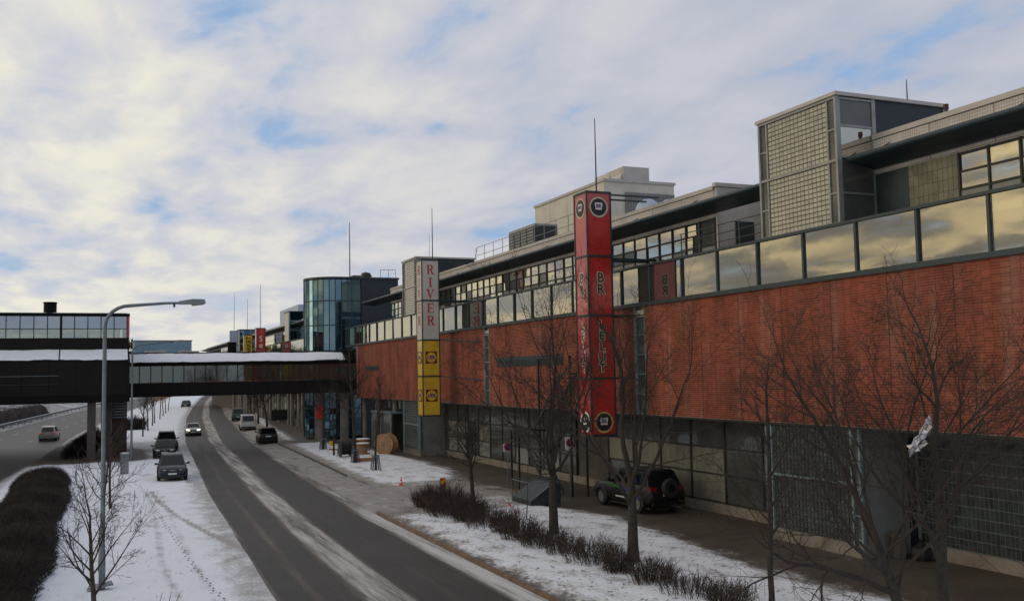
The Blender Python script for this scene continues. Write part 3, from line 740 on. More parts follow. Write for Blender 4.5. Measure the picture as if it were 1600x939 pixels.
dr = MB().box(XG-.02, 26.35, 0, XG+.03, 26.8, 4.3).build('service_door', 'navy_clad', mall)
random.seed(5)
def glazing(y0, y1, rowsz, mats, mod=2.7):
    fr = MB(); n = max(1, round((y1-y0)/mod)); L = (y1-y0)/n
    for i in range(n+1): fr.box(XG-.08, y0+i*L-.06, .45, XG+.02, y0+i*L+.06, 4.35)
    for z in rowsz: fr.box(XG-.06, y0, z-.04, XG+.01, y1, z+.04)
    f = fr.build('shop_glazing', 'dark_steel', mall)
    for i in range(n):
        for r in range(len(rowsz)-1):
            m = random.choice(mats[r])
            MB().box(XG-.03, y0+i*L+.06, rowsz[r]+.04, XG-.01, y0+(i+1)*L-.06, rowsz[r+1]-.04).build('shop_pane', m, f)
glazing(32.0, 48.5, (.5, 1.75, 2.95, 4.3), (['frosted_panel', 'frosted_panel', 'dull_glass'], ['frosted_panel', 'frosted_panel', 'dull_glass'], ['dull_glass']))
glazing(52.5, 75.6, (.5, 1.6, 2.9, 4.3), (['dull_glass', 'grey_panel'], ['dull_glass', 'frosted_panel'], ['dull_glass', 'interior_dark']), 2.3)
# round columns carrying the brick edge
for y in (85.5, 91.5, 96.4):
    MB().lathe([(0, 0), (.24, 0), (.24, ZB), (0, ZB)], (24.6, y, 0), n=14).build('column', 'concrete', mall, smooth=True)
# shop entrance behind the cable drums
en = MB().box(25.2, 82.4, 3.45, 26.3, 91.5, 4.35).build('entrance_fascia', 'shop_blue', mall)
for y in (83.6, 85.3, 87.0, 88.7):
    l = MB().lathe([(0, -.35), (.1, -.33), (.13, .1), (.2, .3), (0, .32)], (25.0, y, 3.95), n=10).build('fascia_lamp', 'cream_ring', en, smooth=True)
    MB().box(25.0, y-.03, 4.25, 25.2, y+.03, 4.31).build('lamp_arm', 'dark_steel', l)
pv = MB(); pv.box(23.7, 84.0, 3.2, 26.2, 90.6, 3.32)
for x, y in ((23.75, 84.05), (23.75, 90.45), (23.75, 87.3), (24.9, 84.05)): pv.box(x, y, 0, x+.09, y+.09, 3.2)
pv = pv.build('entrance_porch', 'pale_blue_metal', mall)
for k in range(5): MB().box(23.78, 84.2+k*1.25, .1, 23.80, 85.35+k*1.25, 3.15).build('porch_pane', 'dull_glass', pv)
for k in range(2): MB().box(23.9+k*1.1, 84.08, .1, 24.9+k*1.1, 84.10, 3.15).build('porch_pane', 'bridge_glass', pv)
MB().box(25.3, 84.3, 0, 25.45, 84.9, 3.1).build('green_door_panel', 'shop_green', pv)
MB().box(25.9, 82.4, 0, 26.19, 91.5, 3.4).build('shop_interior', 'interior_warm', pv)
# outside steel stair against the brick
es = thing('escape_stair', 'dark steel escape stair climbing the brick wall left of the red sign tower', 'stair', (23, 50, 0))
for s, (ya, za, yb, zb) in enumerate(((47.6, .2, 51.4, 3.2), (51.4, 3.4, 47.6, 6.4))):
    x0 = 22.0 if s == 0 else 22.95
    for xx in (x0, x0+.86): MB().hexa([(xx, ya, za-.1), (xx+.04, ya, za-.1), (xx+.04, yb, zb-.1), (xx, yb, zb-.1)], [(xx, ya, za+.15), (xx+.04, ya, za+.15), (xx+.04, yb, zb+.15), (xx, yb, zb+.15)]).build('stringer', 'dark_steel', es)
    for k in range(15):
        t = k/14; y = lerp(ya, yb, t); z = lerp(za, zb, t); MB().box(x0+.04, y-.13, z, x0+.86, y+.13, z+.04).build('tread', 'galvanised', es)
MB().box(22.0, 51.5, 3.2, 23.85, 52.7, 3.28).build('landing', 'dark_steel', es)
for x, y, z in ((22.0, 52.6, 3.2), (23.8, 52.6, 7.3), (22.0, 51.5, 3.2), (22.9, 46.6, 7.4), (23.8, 46.6, 7.4)): MB().box(x, y, 0, x+.1, y+.1, z).build('post', 'dark_steel', es)
MB().box(22.9, 46.5, 6.4, 23.85, 47.6, 6.48).build('landing', 'dark_steel', es)
for z in (4.2, 3.75): MB().tube([(22.02, 47.6, z-2.9), (22.02, 51.4, z), (22.02, 52.7, z)], .022, 5).build('handrail', 'dark_steel', es)
# ------------------------------------------------------------------ sign towers
def tower_frame(t, x0, y0, s, zs, fr='teal_metal'):
    m = MB(); p = .07
    for x in (x0, x0+s-p):
        for y in (y0, y0+s-p): m.box(x, y, zs[-1], x+p, y+p, zs[0])
    m.build('frame', fr, t)
    for z in zs:
        m = MB(); m.box(x0-.01, y0-.01, z-.05, x0+s+.01, y0+p-.01, z+.05); m.box(x0-.01, y0+s-p+.01, z-.05, x0+s+.01, y0+s+.01, z+.05)
        m.box(x0-.012, y0+p-.008, z-.05, x0+p-.01, y0+s-p+.008, z+.05); m.box(x0+s-p+.01, y0+p-.008, z-.05, x0+s+.012, y0+s-p+.008, z+.05)
        m.build('ring_bar', fr, t)
    MB().box(x0+.03, y0+.03, zs[0]-.03, x0+s-.03, y0+s-.03, zs[0]+.02).build('cap', fr, t)
def tower_panels(t, x0, y0, s, z1, z0, mat):
    out = {}
    a = .075; i = .03
    out['-y'] = MB().box(x0+a, y0+i, z0+.055, x0+s-a, y0+i+.02, z1-.055).build('sign_panel', mat, t)
    out['-x'] = MB().box(x0+i, y0+a, z0+.055, x0+i+.02, y0+s-a, z1-.055).build('sign_panel', mat, t)
    out['+y'] = MB().box(x0+a, y0+s-i-.02, z0+.055, x0+s-a, y0+s-i, z1-.055).build('sign_panel', mat, t)
    out['+x'] = MB().box(x0+s-i-.02, y0+a, z0+.055, x0+s-i, y0+s-a, z1-.055).build('sign_panel', 'grey_panel', t)
    return out
def mast(x, y, z0, z1, r, label, parent=None):
    o = MB().tube([(x, y, z0), (x, y, lerp(z0, z1, .5)), (x, y, z1)], [r, r*.8, r*.5], 8).build('mast', 'dark_steel', None)
    return tag(o, label, 'mast')
S = 1.36
# red tower
x0, y0 = 21.5, 41.5; zs = (15.15, 12.05, 9.2, 6.2, 3.5)
rt_ = thing('sign_tower', 'tall red four-sided sign tower marked BR with round black emblems', 'sign tower', (x0+S/2, y0+S/2, 3.5))
tower_frame(rt_, x0, y0, S, zs); pan = [tower_panels(rt_, x0, y0, S, a, b, 'sign_red') for a, b in zip(zs, zs[1:])]
cx, cy = x0+S/2, y0+S/2; fy, fx = y0+.03, x0+.03
def emblem(z, r, facing, ring, p):
    c = (cx, fy, z) if facing == '-y' else (fx, cy, z)
    disc(c, r, facing, 0.001, .012).build('emblem_ring', ring, p)
    disc((c[0], c[1], c[2]+.01), r*.83, facing, .0125, .02).build('emblem_disc', 'letter_black', p)
    w, h = r*.42, r*.34; zc = z+r*.10
    if facing == '-y':
        MB().prism([(cx-w*.8, zc-h), (cx+w*.8, zc-h), (cx+w, zc+h*.8), (cx+w*.7, zc+h), (cx-w*.7, zc+h), (cx-w, zc+h*.8)], c[1]-.03, c[1]-.0205).build('emblem_plate', 'letter_white', p)
        text('BR', r*.52, (cx, c[1]-.036, zc), facing, 'letter_blue', p, ext=.004, off=.008)
    else:
        MB().prism([(cy-w*.8, zc-h), (cy+w*.8, zc-h), (cy+w, zc+h*.8), (cy+w*.7, zc+h), (cy-w*.7, zc+h), (cy-w, zc+h*.8)], c[0]-.03, c[0]-.0205, 'yz').build('emblem_plate', 'letter_white', p)
        text('BR', r*.52, (c[0]-.036, cy, zc), facing, 'letter_blue', p, ext=.004, off=.008)
for fc in ('-y', '-x'):
    emblem(14.42, .50, fc, 'cream_ring', pan[0][fc])
    emblem(4.12, .50, fc, 'letter_gold' if fc == '-y' else 'letter_white', pan[3][fc])
    def stack(chars, z, size, step, p):
        for k, ch in enumerate(chars):
            l = (cx, fy-.01, z-k*step) if fc == '-y' else (fx-.01, cy, z-k*step)
            text(ch, size, l, fc, 'cream_ring' if fc == '-y' else 'letter_white', p, ext=.006, off=.05)
            l2 = (cx, fy-.022, z-k*step) if fc == '-y' else (fx-.022, cy, z-k*step)
            text(ch, size, l2, fc, 'plum', p, ext=.005, off=.008)
    stack('BR', 11.0, .66, .56, pan[1][fc]); stack('LELUT', 8.72, .56, .51, pan[2][fc])
for z in (15.08, 9.2, 6.2):
    xe = 25.6 if z > 12 else 24.1
    for yy in (y0+.05, y0+S-.12):
        MB().box(x0+S, yy, z-.05, xe, yy+.08, z+.03).build('support_arm', 'teal_metal', rt_)
MB().box(x0+S, y0+.3, 11.9, 25.5, y0+.4, 12.02).build('support_arm', 'teal_metal', rt_)
MB().box(x0+S, y0+S-.4, 11.9, 25.5, y0+S-.3, 12.02).build('support_arm', 'teal_metal', rt_)
mast(22.5, 42.3, 15.17, 19.0, .04, 'black mast rising from the top of the red sign tower')
# cream and yellow tower
x0, y0 = 21.5, 67.6; zs = (14.85, 11.9, 9.04, 6.43, 3.6)
yt = thing('sign_tower', 'sign tower with RIVER in red on cream above yellow LiDL panels', 'sign tower', (x0+S/2, y0+S/2, 3.6))
tower_frame(yt, x0, y0, S, zs); cx, cy = x0+S/2, y0+S/2; fy, fx = y0+.03, x0+.03
pan = [tower_panels(yt, x0, y0, S, a, b, m) for a, b, m in zip(zs, zs[1:], ('sign_cream', 'sign_cream', 'sign_yellow', 'sign_yellow'))]
for fc in ('-y', '-x'):
    for ch, z, p in (('R', 14.15, 0), ('I', 13.22, 0), ('V', 12.38, 0), ('E', 11.35, 1), ('R', 10.45, 1)):
        l = (cx, fy-.016, z) if fc == '-y' else (fx-.016, cy, z)
        serif(ch, .62, .68, l, fc, 'letter_red', pan[p][fc])
    for z, p in ((7.78, 2), (5.05, 3)):
        c = (cx, fy, z) if fc == '-y' else (fx, cy, z); h = .43
        if fc == '-y': MB().box(cx-h, c[1]-.012, z-h, cx+h, c[1]-.001, z+h).build('logo_square', 'letter_blue' if False else 'plum', pan[p][fc])
        else: MB().box(c[0]-.012, cy-h, z-h, c[0]-.001, cy+h, z+h).build('logo_square', 'plum', pan[p][fc])
        disc(c, .40, fc, .0125, .018).build('logo_ring', 'letter_red', pan[p][fc])
        disc(c, .365, fc, .0185, .024).build('logo_disc', 'sign_yellow', pan[p][fc])
        sgn = lambda dx: (cx+dx, fy-.03, z) if fc == '-y' else (fx-.03, cy-dx, z)
        for ch, dx, mt, sz, dzv in (('L', -.235, 'letter_blue', .32, 0), ('i', -.105, 'letter_red', .32, .03), ('D', .045, 'letter_blue', .32, 0), ('L', .225, 'letter_blue', .32, 0)):
            l = sgn(dx); text(ch, sz, (l[0], l[1], l[2]+dzv), fc, mt, pan[p][fc], ext=.005, off=.018)
for z in (9.04, 6.43):
    MB().tube([(x0+S, y0+.1, z), (24.05, 61.9, z-.35)], .05, 5).build('support_arm', 'teal_metal', yt)
    MB().tube([(x0+S, y0+.1, z-2.4), (24.05, 62.0, z-.55)], .018, 4).build('brace_rod', 'dark_steel', yt)
    MB().tube([(x0+S, y0+.1, z-1.9), (24.05, 62.4, z-.1)], .018, 4).build('brace_rod', 'dark_steel', yt)
for yy in (y0+.05, y0+S-.12): MB().box(x0+S, yy, 14.75, 25.6, yy+.08, 14.83).build('support_arm', 'teal_metal', yt)
for yy in (y0+.2, y0+S-.3): MB().box(x0+S, yy, 11.85, 25.5, yy+.09, 11.95).build('support_arm', 'teal_metal', yt)
mast(22.6, 68.3, 14.87, 18.8, .04, 'thin mast on top of the RIVER sign tower')
mast(28.6, 28.2, 16.2, 17.5, .03, 'short mast on the roof of the near glass block stair tower')
mast(27.5, 84, 14.2, 19.2, .025, 'thin rod mast between the round glass tower and the RIVER sign')
# far towers
def far_tower(x0, y0, zs, mat, name_label, s=S, fr='teal_metal'):
    t = thing('sign_tower', name_label, 'sign tower', (x0+s/2, y0+s/2, zs[-1])); tower_frame(t, x0, y0, s, zs, fr)
    return t, [tower_panels(t, x0, y0, s, a, b, mat) for a, b in zip(zs, zs[1:])]
t, p = far_tower(21.5, 148, (13.9, 10.9, 8.0, 5.0), 'sign_red', 'far red sign tower with white letters Se showing above the footbridge')
for ch, z in (('S', 12.3), ('e', 11.35)): text(ch, 1.15, (21.5+S/2, 148.01, z), '-y', 'letter_white', p[0 if z > 10.9 else 1]['-y'], ext=.006, off=.012)
t, p = far_tower(21.9, 164, (13.6, 6.0), 'sign_yellow', 'yellow sign tower with black sideways MARKET lettering beyond the footbridge')
text('MARKET', .95, (21.9+S/2+.05, 164.01, 11.55), '-y', 'letter_black', p[0]['-y'], ext=.006, off=.02, rot=R(90))
t, p = far_tower(21.2, 176, (14.8, 12.4, 10.0, 6.0), 'vent_blue', 'pale blue sign tower behind the yellow one in the distance')
mast(22.2, 148.7, 13.92, 20.4, .05, 'mast on the far red sign tower')
mast(22.5, 164.6, 13.62, 19.6, .04, 'mast on the far yellow sign tower')
mast(21.9, 176.7, 14.82, 21.6, .045, 'leftmost far mast above the pale blue sign tower')
# ------------------------------------------------------------------ round glass corner tower
dm = thing('glass_tower', 'round-cornered blue glass tower with dark navy flank behind the footbridge', 'building', (25, 108, 0))
DY, DX, RR_, ZT = 103.0, 20.55, 3.3, 17.1
path = []
for k in range(13):
    a = R(135+135*k/12); path.append((DX+RR_+RR_*math.cos(a), DY+RR_+RR_*math.sin(a)))
path = path+[(DX+RR_+1.1, DY)]+[(DX+RR_+2.1, DY)]
zr = [0.3, 3.2, 6.2, 9.3, 12.0, 14.6, 16.9]
core = MB()   # inner floors and core seen through the glass
for z in zr[1:-1]:
    core.prism([(x+(.25 if x < DX+RR_ else .0), y+.25) for x, y in path]+[(DX+RR_+2.1, DY+7), (DX+2.6, DY+7)], z-.14, z+.14, 'xy')
core.build('floor_slab', 'interior_dark', dm)
MB().box(DX+2.6, DY+6.5, 0, 34, DY+7.2, ZT-.3).build('core_wall', 'interior_dark', dm)
MB().box(DX+2.6, DY+3.5, 0, DX+4.4, DY+5.0, ZT-.5).build('stair_core', 'blue_cladding', dm)
for i, ((xa, ya), (xb, yb)) in enumerate(zip(path, path[1:])):
    fr = MB().tube([(xa, ya, .2), (xa, ya, ZT-.1)], .06, 4).build('mullion', 'teal_metal', dm)
    for z0, z1 in zip(zr, zr[1:]):
        d = Vector((xb-xa, yb-ya, 0)); L = d.length; d.normalize(); nrm = Vector((d.y, -d.x, 0))*.012
        A = Vector((xa, ya, 0))+d*.05; B = Vector((xb, yb, 0))-d*.05
        MB().hexa([(A.x, A.y, z0+.05), (A.x+nrm.x, A.y+nrm.y, z0+.05), (B.x+nrm.x, B.y+nrm.y, z0+.05), (B.x, B.y, z0+.05)], [(A.x, A.y, z1-.05), (A.x+nrm.x, A.y+nrm.y, z1-.05), (B.x+nrm.x, B.y+nrm.y, z1-.05), (B.x, B.y, z1-.05)]).build('curved_pane', 'drum_glass', dm)
m = MB()
for z in zr:
    for (xa, ya), (xb, yb) in zip(path, path[1:]): m.tube([(xa, ya, z), (xb, yb, z)], .045, 4)
m.build('transom', 'teal_metal', dm)
MB().prism([(x-.1 if x < DX+RR_ else x, y-.1) for x, y in path]+[(30.2, DY-.1), (30.2, DY+12), (DX+3.2, DY+12)], ZT-.15, ZT+.05, 'xy').build('roof_edge', 'teal_metal', dm)
MB().box(DX+RR_+2.15, DY+.02, 0, 30.1, DY+11.8, ZT-.15).build('navy_flank', 'navy_clad', dm)
MB().box(DX+3.3, DY+RR_+3.4, 0, 30, DY+11.8, ZT-.15).build('street_side_wall', 'navy_clad', dm)
mast(26.2, 109, 17.15, 24.0, .07, 'tallest mast on the roof of the round glass tower')
o = MB().lathe([(0, 0), (.55, 0), (.62, .35), (.5, .75), (0, .9)], (27.3, 106, 17.15), n=14).build('roof_fan', 'black_trim', None, smooth=True); tag(o, 'black domed fan on the roof of the round glass tower', 'roof fan')
o = MB().box(26.4, 108, 17.15, 28.4, 109.5, 17.75).box(26.3, 107.9, 17.75, 28.5, 109.6, 17.85).build('roof_hatch', 'galvanised', None); tag(o, 'low grey hatch box at the back of the round glass tower roof', 'roof hatch')
rr = thing('roof_railing', 'short tubular railing on the navy end of the glass tower roof', 'railing', (29.3, 104, 17.1))
for x in (28.4, 29.3, 30.1): MB().tube([(x, 104, 17.1), (x, 104, 18.1)], .03, 5).build('post', 'galvanised', rr)
MB().tube([(28.4, 104, 18.1), (30.1, 104, 18.1)], .03, 5).build('rail', 'galvanised', rr)
# ------------------------------------------------------------------ glazed footbridge over the road
def snow_slope(x0, x1, y0, z0, y1, z1, seed):
    """uneven snow blanket on a roof slope that faces the camera"""
    rng = random.Random(seed); n = int((x1-x0)/.45); m = MB(); vs = []; fs = []; e = 0.0
    for i in range(n+1):
        x = x0+(x1-x0)*i/n; e = .75*e+rng.gauss(0, .03); t0 = max(-.05, min(.10, e)); th = .09+.03*math.sin(x*1.3)+rng.gauss(0, .012)
        P = lambda t, h: (x, y0+(y1-y0)*t-h*.45, z0+(z1-z0)*t+h*.9)
        vs += [P(t0, .004), P(t0-.02, th*.6), P(t0+.04, th), P(.35, th*1.05+rng.gauss(0, .008)), P(.7, th*.95+rng.gauss(0, .008)), P(.96, th*.8), P(.995, .004)]
    for i in range(n):
        for k in range(6): a = i*7+k; fs.append((a, a+7, a+8, a+1))
    fs += [tuple(range(7)), tuple(n*7+k for k in range(7))[::-1]]
    return m.add(vs, fs)
fb = thing('footbridge', 'dark glazed footbridge with a snowy roof spanning the road', 'footbridge', (13, 98, 5))
BX0, BX1, BY0, BY1 = 2.6, 24.2, 97.5, 101.2
MB().box(BX0, BY0, 4.97, BX1, BY1, 6.28).build('deck_beam', 'bridge_black', fb)
MB().box(BX0, BY0-.04, 7.85, BX1, BY0+.06, 8.18).build('eaves', 'bridge_black', fb)
for k in range(12): MB().box(BX0+.02+k*1.8, BY0-.035, 5.05, BX0+1.78+k*1.8, BY0-.003, 6.2).build('fascia_panel', 'dark_brown_clad', fb)
MB().box(BX0, BY0-.09, 6.2, BX1, BY0-.002, 6.27).build('sill', 'dark_steel', fb)
MB().box(BX0, BY1-.1, 7.85, BX1, BY1, 8.18).build('eaves', 'bridge_black', fb)
MB().prism([(BY0+.0, 8.19), (BY0+1.7, 9.02), (BY1-1.7, 9.02), (BY1, 8.19)], BX0+.1, BX1-.1, 'yz').build('roof', 'bridge_black', fb)
snow_slope(BX0+.15, BX1-1.3, BY0, 8.19, BY0+1.66, 9.0, 17).build('roof_snow', 'snow', fb, smooth=True)
MB().box(BX0, BY0+1.6, 9.02, BX1, BY1-1.6, 9.12).build('ridge_cap', 'bridge_black', fb)
MB().box(BX0, BY0+.3, 7.82, BX1, BY1-.3, 7.86).build('ceiling', 'interior_dark', fb)
n = 22; L = (BX1-BX0)/n
for i in range(n):
    MB().box(BX0+i*L-.035, BY0+.02, 6.28, BX0+i*L+.035, BY0+.12, 7.85).build('mullion', 'dark_steel', fb)
    MB().box(BX0+i*L+.05, BY0+.06, 6.32, BX0+(i+1)*L-.05, BY0+.075, 7.82).build('bridge_pane', 'bridge_glass', fb)
    MB().box(BX0+i*L-.035, BY1-.12, 6.28, BX0+i*L+.035, BY1-.02, 7.85).build('mullion', 'dark_steel', fb)
    MB().box(BX0+i*L+.05, BY1-.075, 6.32, BX0+(i+1)*L-.05, BY1-.06, 7.82).build('bridge_pane', 'bridge_glass', fb)
for z in (6.85, 7.05): MB().tube([(BX0, BY0+.3, z), (BX1, BY0+.3, z)], .025, 5).build('handrail', 'galvanised', fb)
MB().box(14.9, BY1-.22, 6.3, 18.8, BY1-.17, 7.8).build('warm_panel', 'interior_warm', fb)  # plain warm-coloured board inside the bridge, before the rear panes
o = MB().lathe([(0, 0), (.42, 0), (.42, .95), (.46, .95), (.46, 1.02), (0, 1.02)], (12.2, 100, 9.1), n=16).build('roof_drum', 'bridge_black', None, smooth=True)
tag(o, 'squat black drum vent on the footbridge roof', 'roof vent')
for x in (20.6, 23.2):
    c = thing('bridge_column', ('left' if x < 22 else 'right')+' round concrete column under the footbridge next to the brick wall', 'column', (x, 99.3, 0), group='footbridge columns')
    MB().lathe([(0, 0), (.42, 0), (.42, 4.6), (.5, 4.7), (.5, 4.97), (0, 4.97)], (x, 99.3, 0), n=18).build('shaft', 'concrete', c, smooth=True)
    MB().box(x-.5, 98.8, 0, x+.5, 99.8, .12).build('base', 'concrete', c)
# ------------------------------------------------------------------ dark station building over the highway
lb = thing('station_building', 'dark brown building bridging the highway with glazed upper floor and snowy ledge', 'building', (-8, 98, 4.8))
LX0, LX1, LY0, LY1 = -34, 2.46, 88, 112
MB().box(LX0, LY0+.05, 4.82, LX1, LY1, 8.25).build('lower_storey', 'dark_brown_clad', lb)
MB().box(LX0, LY0-.02, 4.78, LX1+.02, LY1, 5.35).build('deck_edge', 'bridge_black', lb)
n = 10; L = (LX1+.5+9.5)/n
for i in range(6):
    MB().box(-9.5+i*1.95+.01, LY0-.0, 5.4, -9.5+(i+1)*1.95-.02, LY0+.045, 8.1).build('cladding_sheet', 'dark_brown_clad', lb)
MB().box(-9.5, LY0-.06, 7.0, -2.9, LY0-.005, 7.04).build('ledge_rail', 'galvanised', lb)
MB().box(-9.5, LY0-.06, 6.3, -2.9, LY0-.005, 6.36).build('ledge_rail', 'dark_steel', lb)
ap = MB().prism([(LY0, 8.26), (LY0+1.5, 9.15), (LY0+1.5, 8.26)], LX0, LX1-.05, 'yz').build('ledge_roof', 'bridge_black', lb)
for xa, xb in ((LX0, -2.95), (-2.85, LX1-.15)): snow_slope(xa, xb, LY0, 8.27, LY0+1.47, 9.15, 23).build('ledge_snow', 'snow', ap, smooth=True)
MB().box(LX0, LY0+1.5, 8.3, LX1-.02, LY1-1, 10.17).build('upper_band', 'dark_brown_clad', lb)
MB().box(LX0, LY0+1.45, 11.98, LX1+.02, LY1-1, 12.22).build('roof_slab', 'bridge_black', lb)
MB().box(LX0+.2, LY0+1.6, 12.22, LX1-.2, LY1-1.2, 12.27).build('roof_snow', 'snow', lb)
MB().box(LX0, LY1-1.2, 10.17, LX1-.3, LY1-1.18, 11.98).build('rear_glazing', 'clear_glass', lb)
MB().box(LX1-.2, LY0+1.5, 10.17, LX1, LY1-1, 11.98).build('end_wall', 'sign_red', lb)
n = 24; x = LX1-.2; w = 1.02
for i in range(n):
    xa = x-w
    MB().box(xa+.04, LY0+1.56, 10.2, x-.04, LY0+1.58, 10.86).build('lower_light', 'clear_glass', lb)
    MB().box(xa+.04, LY0+1.56, 10.94, x-.04, LY0+1.58, 11.95).build('upper_light', 'pale_glass', lb)
    MB().box(x-.035, LY0+1.5, 10.17, x+.035, LY0+1.62, 11.98).build('mullion', 'dark_steel', lb); x = xa
    if i % 5 == 4:
        MB().box(x-.09, LY0+1.48, 10.17, x+.09, LY0+1.7, 11.98).build('post', 'dark_brown_clad', lb)
MB().box(LX0, LY0+1.52, 10.87, LX1-.2, LY0+1.6, 10.93).build('transom', 'dark_steel', lb)
MB().box(-30, LY0+3, 11.78, LX1-.4, LY0+3.2, 11.86).build('ceiling_strip', 'letter_white', lb)
o = MB().lathe([(0, 0), (.5, 0), (.5, .8), (.54, .8), (.54, .9), (0, .9)], (-3.7, 90, 12.25), n=18).build('roof_drum', 'bridge_black', None, smooth=True)
tag(o, 'black drum vent on the flat roof of the dark station building', 'roof vent')
for i, (x0_, x1_, y0_, m, lab) in enumerate(((-.75, -.1, 88.6, 'concrete_dark', 'grey concrete pier under the dark station building'), (.3, 1.15, 90.5, 'concrete_dark', 'second concrete pier behind the street lamp pole'), (1.2, 2.4, 92.0, 'dark_brick_', 'dark red brick pier under the right end of the station building'))):
    if m == 'dark_brick_' and m not in MATS: tilemat(m, (.075, .022, .018), (.06, .018, .015), (.07, .06, .055), .25, .08, .01, rough=.8)
    o = MB().box(x0_, y0_, 0, x1_, y0_+2.2, 4.8).box(x0_-.06, y0_-.06, 0, x1_+.06, y0_+2.26, .18).build('pier', m, None); tag(o, lab, 'pier')
# louvred vent grille high on the brick pier
vg = thing('vent_grille', 'pale horizontal slat grille hanging at the top of the brick pier', 'grille', (1.9, 91.9, 3.4))
for k in range(6): MB().box(1.25, 91.85, 3.35+k*.24, 2.35, 91.97, 3.45+k*.24).build('slat', 'galvanised', vg)
MB().box(1.22, 91.9, 3.3, 1.28, 91.96, 4.75).build('side_bar', 'dark_steel', vg); MB().box(2.34, 91.9, 3.3, 2.40, 91.96, 4.75).build('side_bar', 'dark_steel', vg)
# ------------------------------------------------------------------ far half of the shopping centre
fm = thing('shopping_centre', 'far wing of the shopping centre seen above and below the footbridge', 'building', (28, 180, 0))
A0, A1 = 118.0, 262.0
MB().box(24.3, A0, ZB, 40, A1, ZR0).build('brick_wall', 'brick', fm)
MB().box(24.02, A0, ZR0-.06, 24.3, A1, ZR0+.1).build('ribbon_sill', 'teal_metal', fm); MB().box(24.0, A0, ZR1-.1, 24.2, A1, ZR1).build('ribbon_cap', 'teal_metal', fm)
y = A0
gm = MB().box(-.01, .06, 0, .01, 2.675, 1.6).mesh('pane', 'ribbon_glass')
while y < A1-2.7: inst('pane', gm, fm, (24.06, y, ZR0+.13)); y += 2.735
MB().box(25.65, A0, ZR0, 40, A1, 11.6).build('inner_wall', 'grey_panel', fm)
MB().box(25.65, A0, 13.36, 40, A1, 14.5).build('parapet', 'white_tile', fm); MB().box(25.95, A0, 11.6, 40, A1, 13.36).build('upper_core', 'interior_dark', fm)
y = A0; gm = MB().box(-.01, .05, 0, .01, 1.15, .84).mesh('window_pane', 'window_glass'); i = 0
while y < 230:
    for z in (11.62, 12.5): inst('window_pane', gm, fm, (25.75, y, z))
    y += 1.2
MB().prism([(24.25, 13.80), (24.35, 13.93), (25.64, 13.70), (25.64, 13.52), (24.28, 13.74)], A0, A1).build('canopy', 'teal_metal', fm)
for (ya, yb, zt) in ((135, 138.4, 15.6), (186, 189.5, 15.6)):
    tb = MB().box(24.0, ya+.15, 11.5, 24.15, yb, zt-.1).build('stair_tower', 'cream_panel', fm)
    f = MB(); f.box(23.95, ya, 11.5, 24.12, ya+.14, zt-.1); f.box(25.9, ya, 11.5, 26.05, ya+.14, zt-.1); f.box(28.6, ya, 11.5, 28.8, ya+.14, zt-.1)
    for z in (12.9, 14.2): f.box(24.12, ya, z, 28.6, ya+.1, z+.12)
    f.build('tower_frame', 'pale_blue_metal', tb)
    MB().box(23.9, ya-.05, zt-.1, 29, yb+.1, zt).build('tower_roof', 'teal_metal', tb)
    for x in (24.2, 26.1): MB().box(x, ya+.05, 11.6, x+(1.65 if x < 25 else 2.45), ya+.07, zt-.15).build('tower_pane', 'drum_glass', tb)
    MB().box(24.3, ya+2.2, 11.5, 28.8, ya+2.3, zt-.15).build('tower_back', 'grey_panel', tb)
p1 = MB().box(29, 155, 14.5, 35, 172, 18.0).build('penthouse', 'vent_blue', fm)
for k in range(5): MB().box(29+k*1.2+.02, 154.97, 14.6, 29+(k+1)*1.2-.02, 154.995, 17.9).build('cladding_sheet', 'vent_blue', p1)
MB().box(28, 150, 14.5, 29, 152, 16.6).build('roof_cabin', 'teal_metal', fm)
# ground floor of the far wing
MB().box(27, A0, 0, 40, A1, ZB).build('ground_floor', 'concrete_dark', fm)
random.seed(9)
y = 119
while y < 200:
    MB().box(26.94, y, .5, 26.98, y+2.0, 3.6).build('shop_pane', random.choice(['dull_glass', 'window_glass', 'frosted_panel']), fm)
    MB().lathe([(0, 0), (.25, 0), (.25, ZB), (0, ZB)], (24.7, y-.3, 0), n=12).build('column', 'concrete', fm, smooth=True) if int(y) % 2 else None
    y += 2.6
MB().box(25.2, 121, 0, 27, 125, 4.3).build('kiosk_porch', 'teal_metal', fm)
# ------------------------------------------------------------------ far distance
ob = thing('office_block', 'blue glass office block far off behind the street lamp', 'building', (33, 560, 0))
MB().box(18, 560, 0, 47, 590, 27.5).build('wall', 'blue_cladding', ob)
for k in range(8):
    for r in range(4): MB().box(18.4+k*3.55, 559.9, 12+r*3.8, 21.5+k*3.55, 559.98, 14.6+r*3.8).build('window', 'drum_glass', ob)
MB().box(17.6, 559.6, 27.5, 47.4, 590.4, 28).build('roof_edge', 'grey_metal', ob)
for x, w, l in ((22, 9, 'low brick-red block below the far blue office, left one'), (38, 9, 'low brick-red block below the far blue office, right one')):
    b = thing('house', l, 'building', (x, 520, 0)); MB().box(x, 520, 0, x+w, 530, 20.5).build('wall', 'brick', b); MB().box(x-.3, 519.7, 20.5, x+w+.3, 530.3, 21).build('roof', 'coping', b)
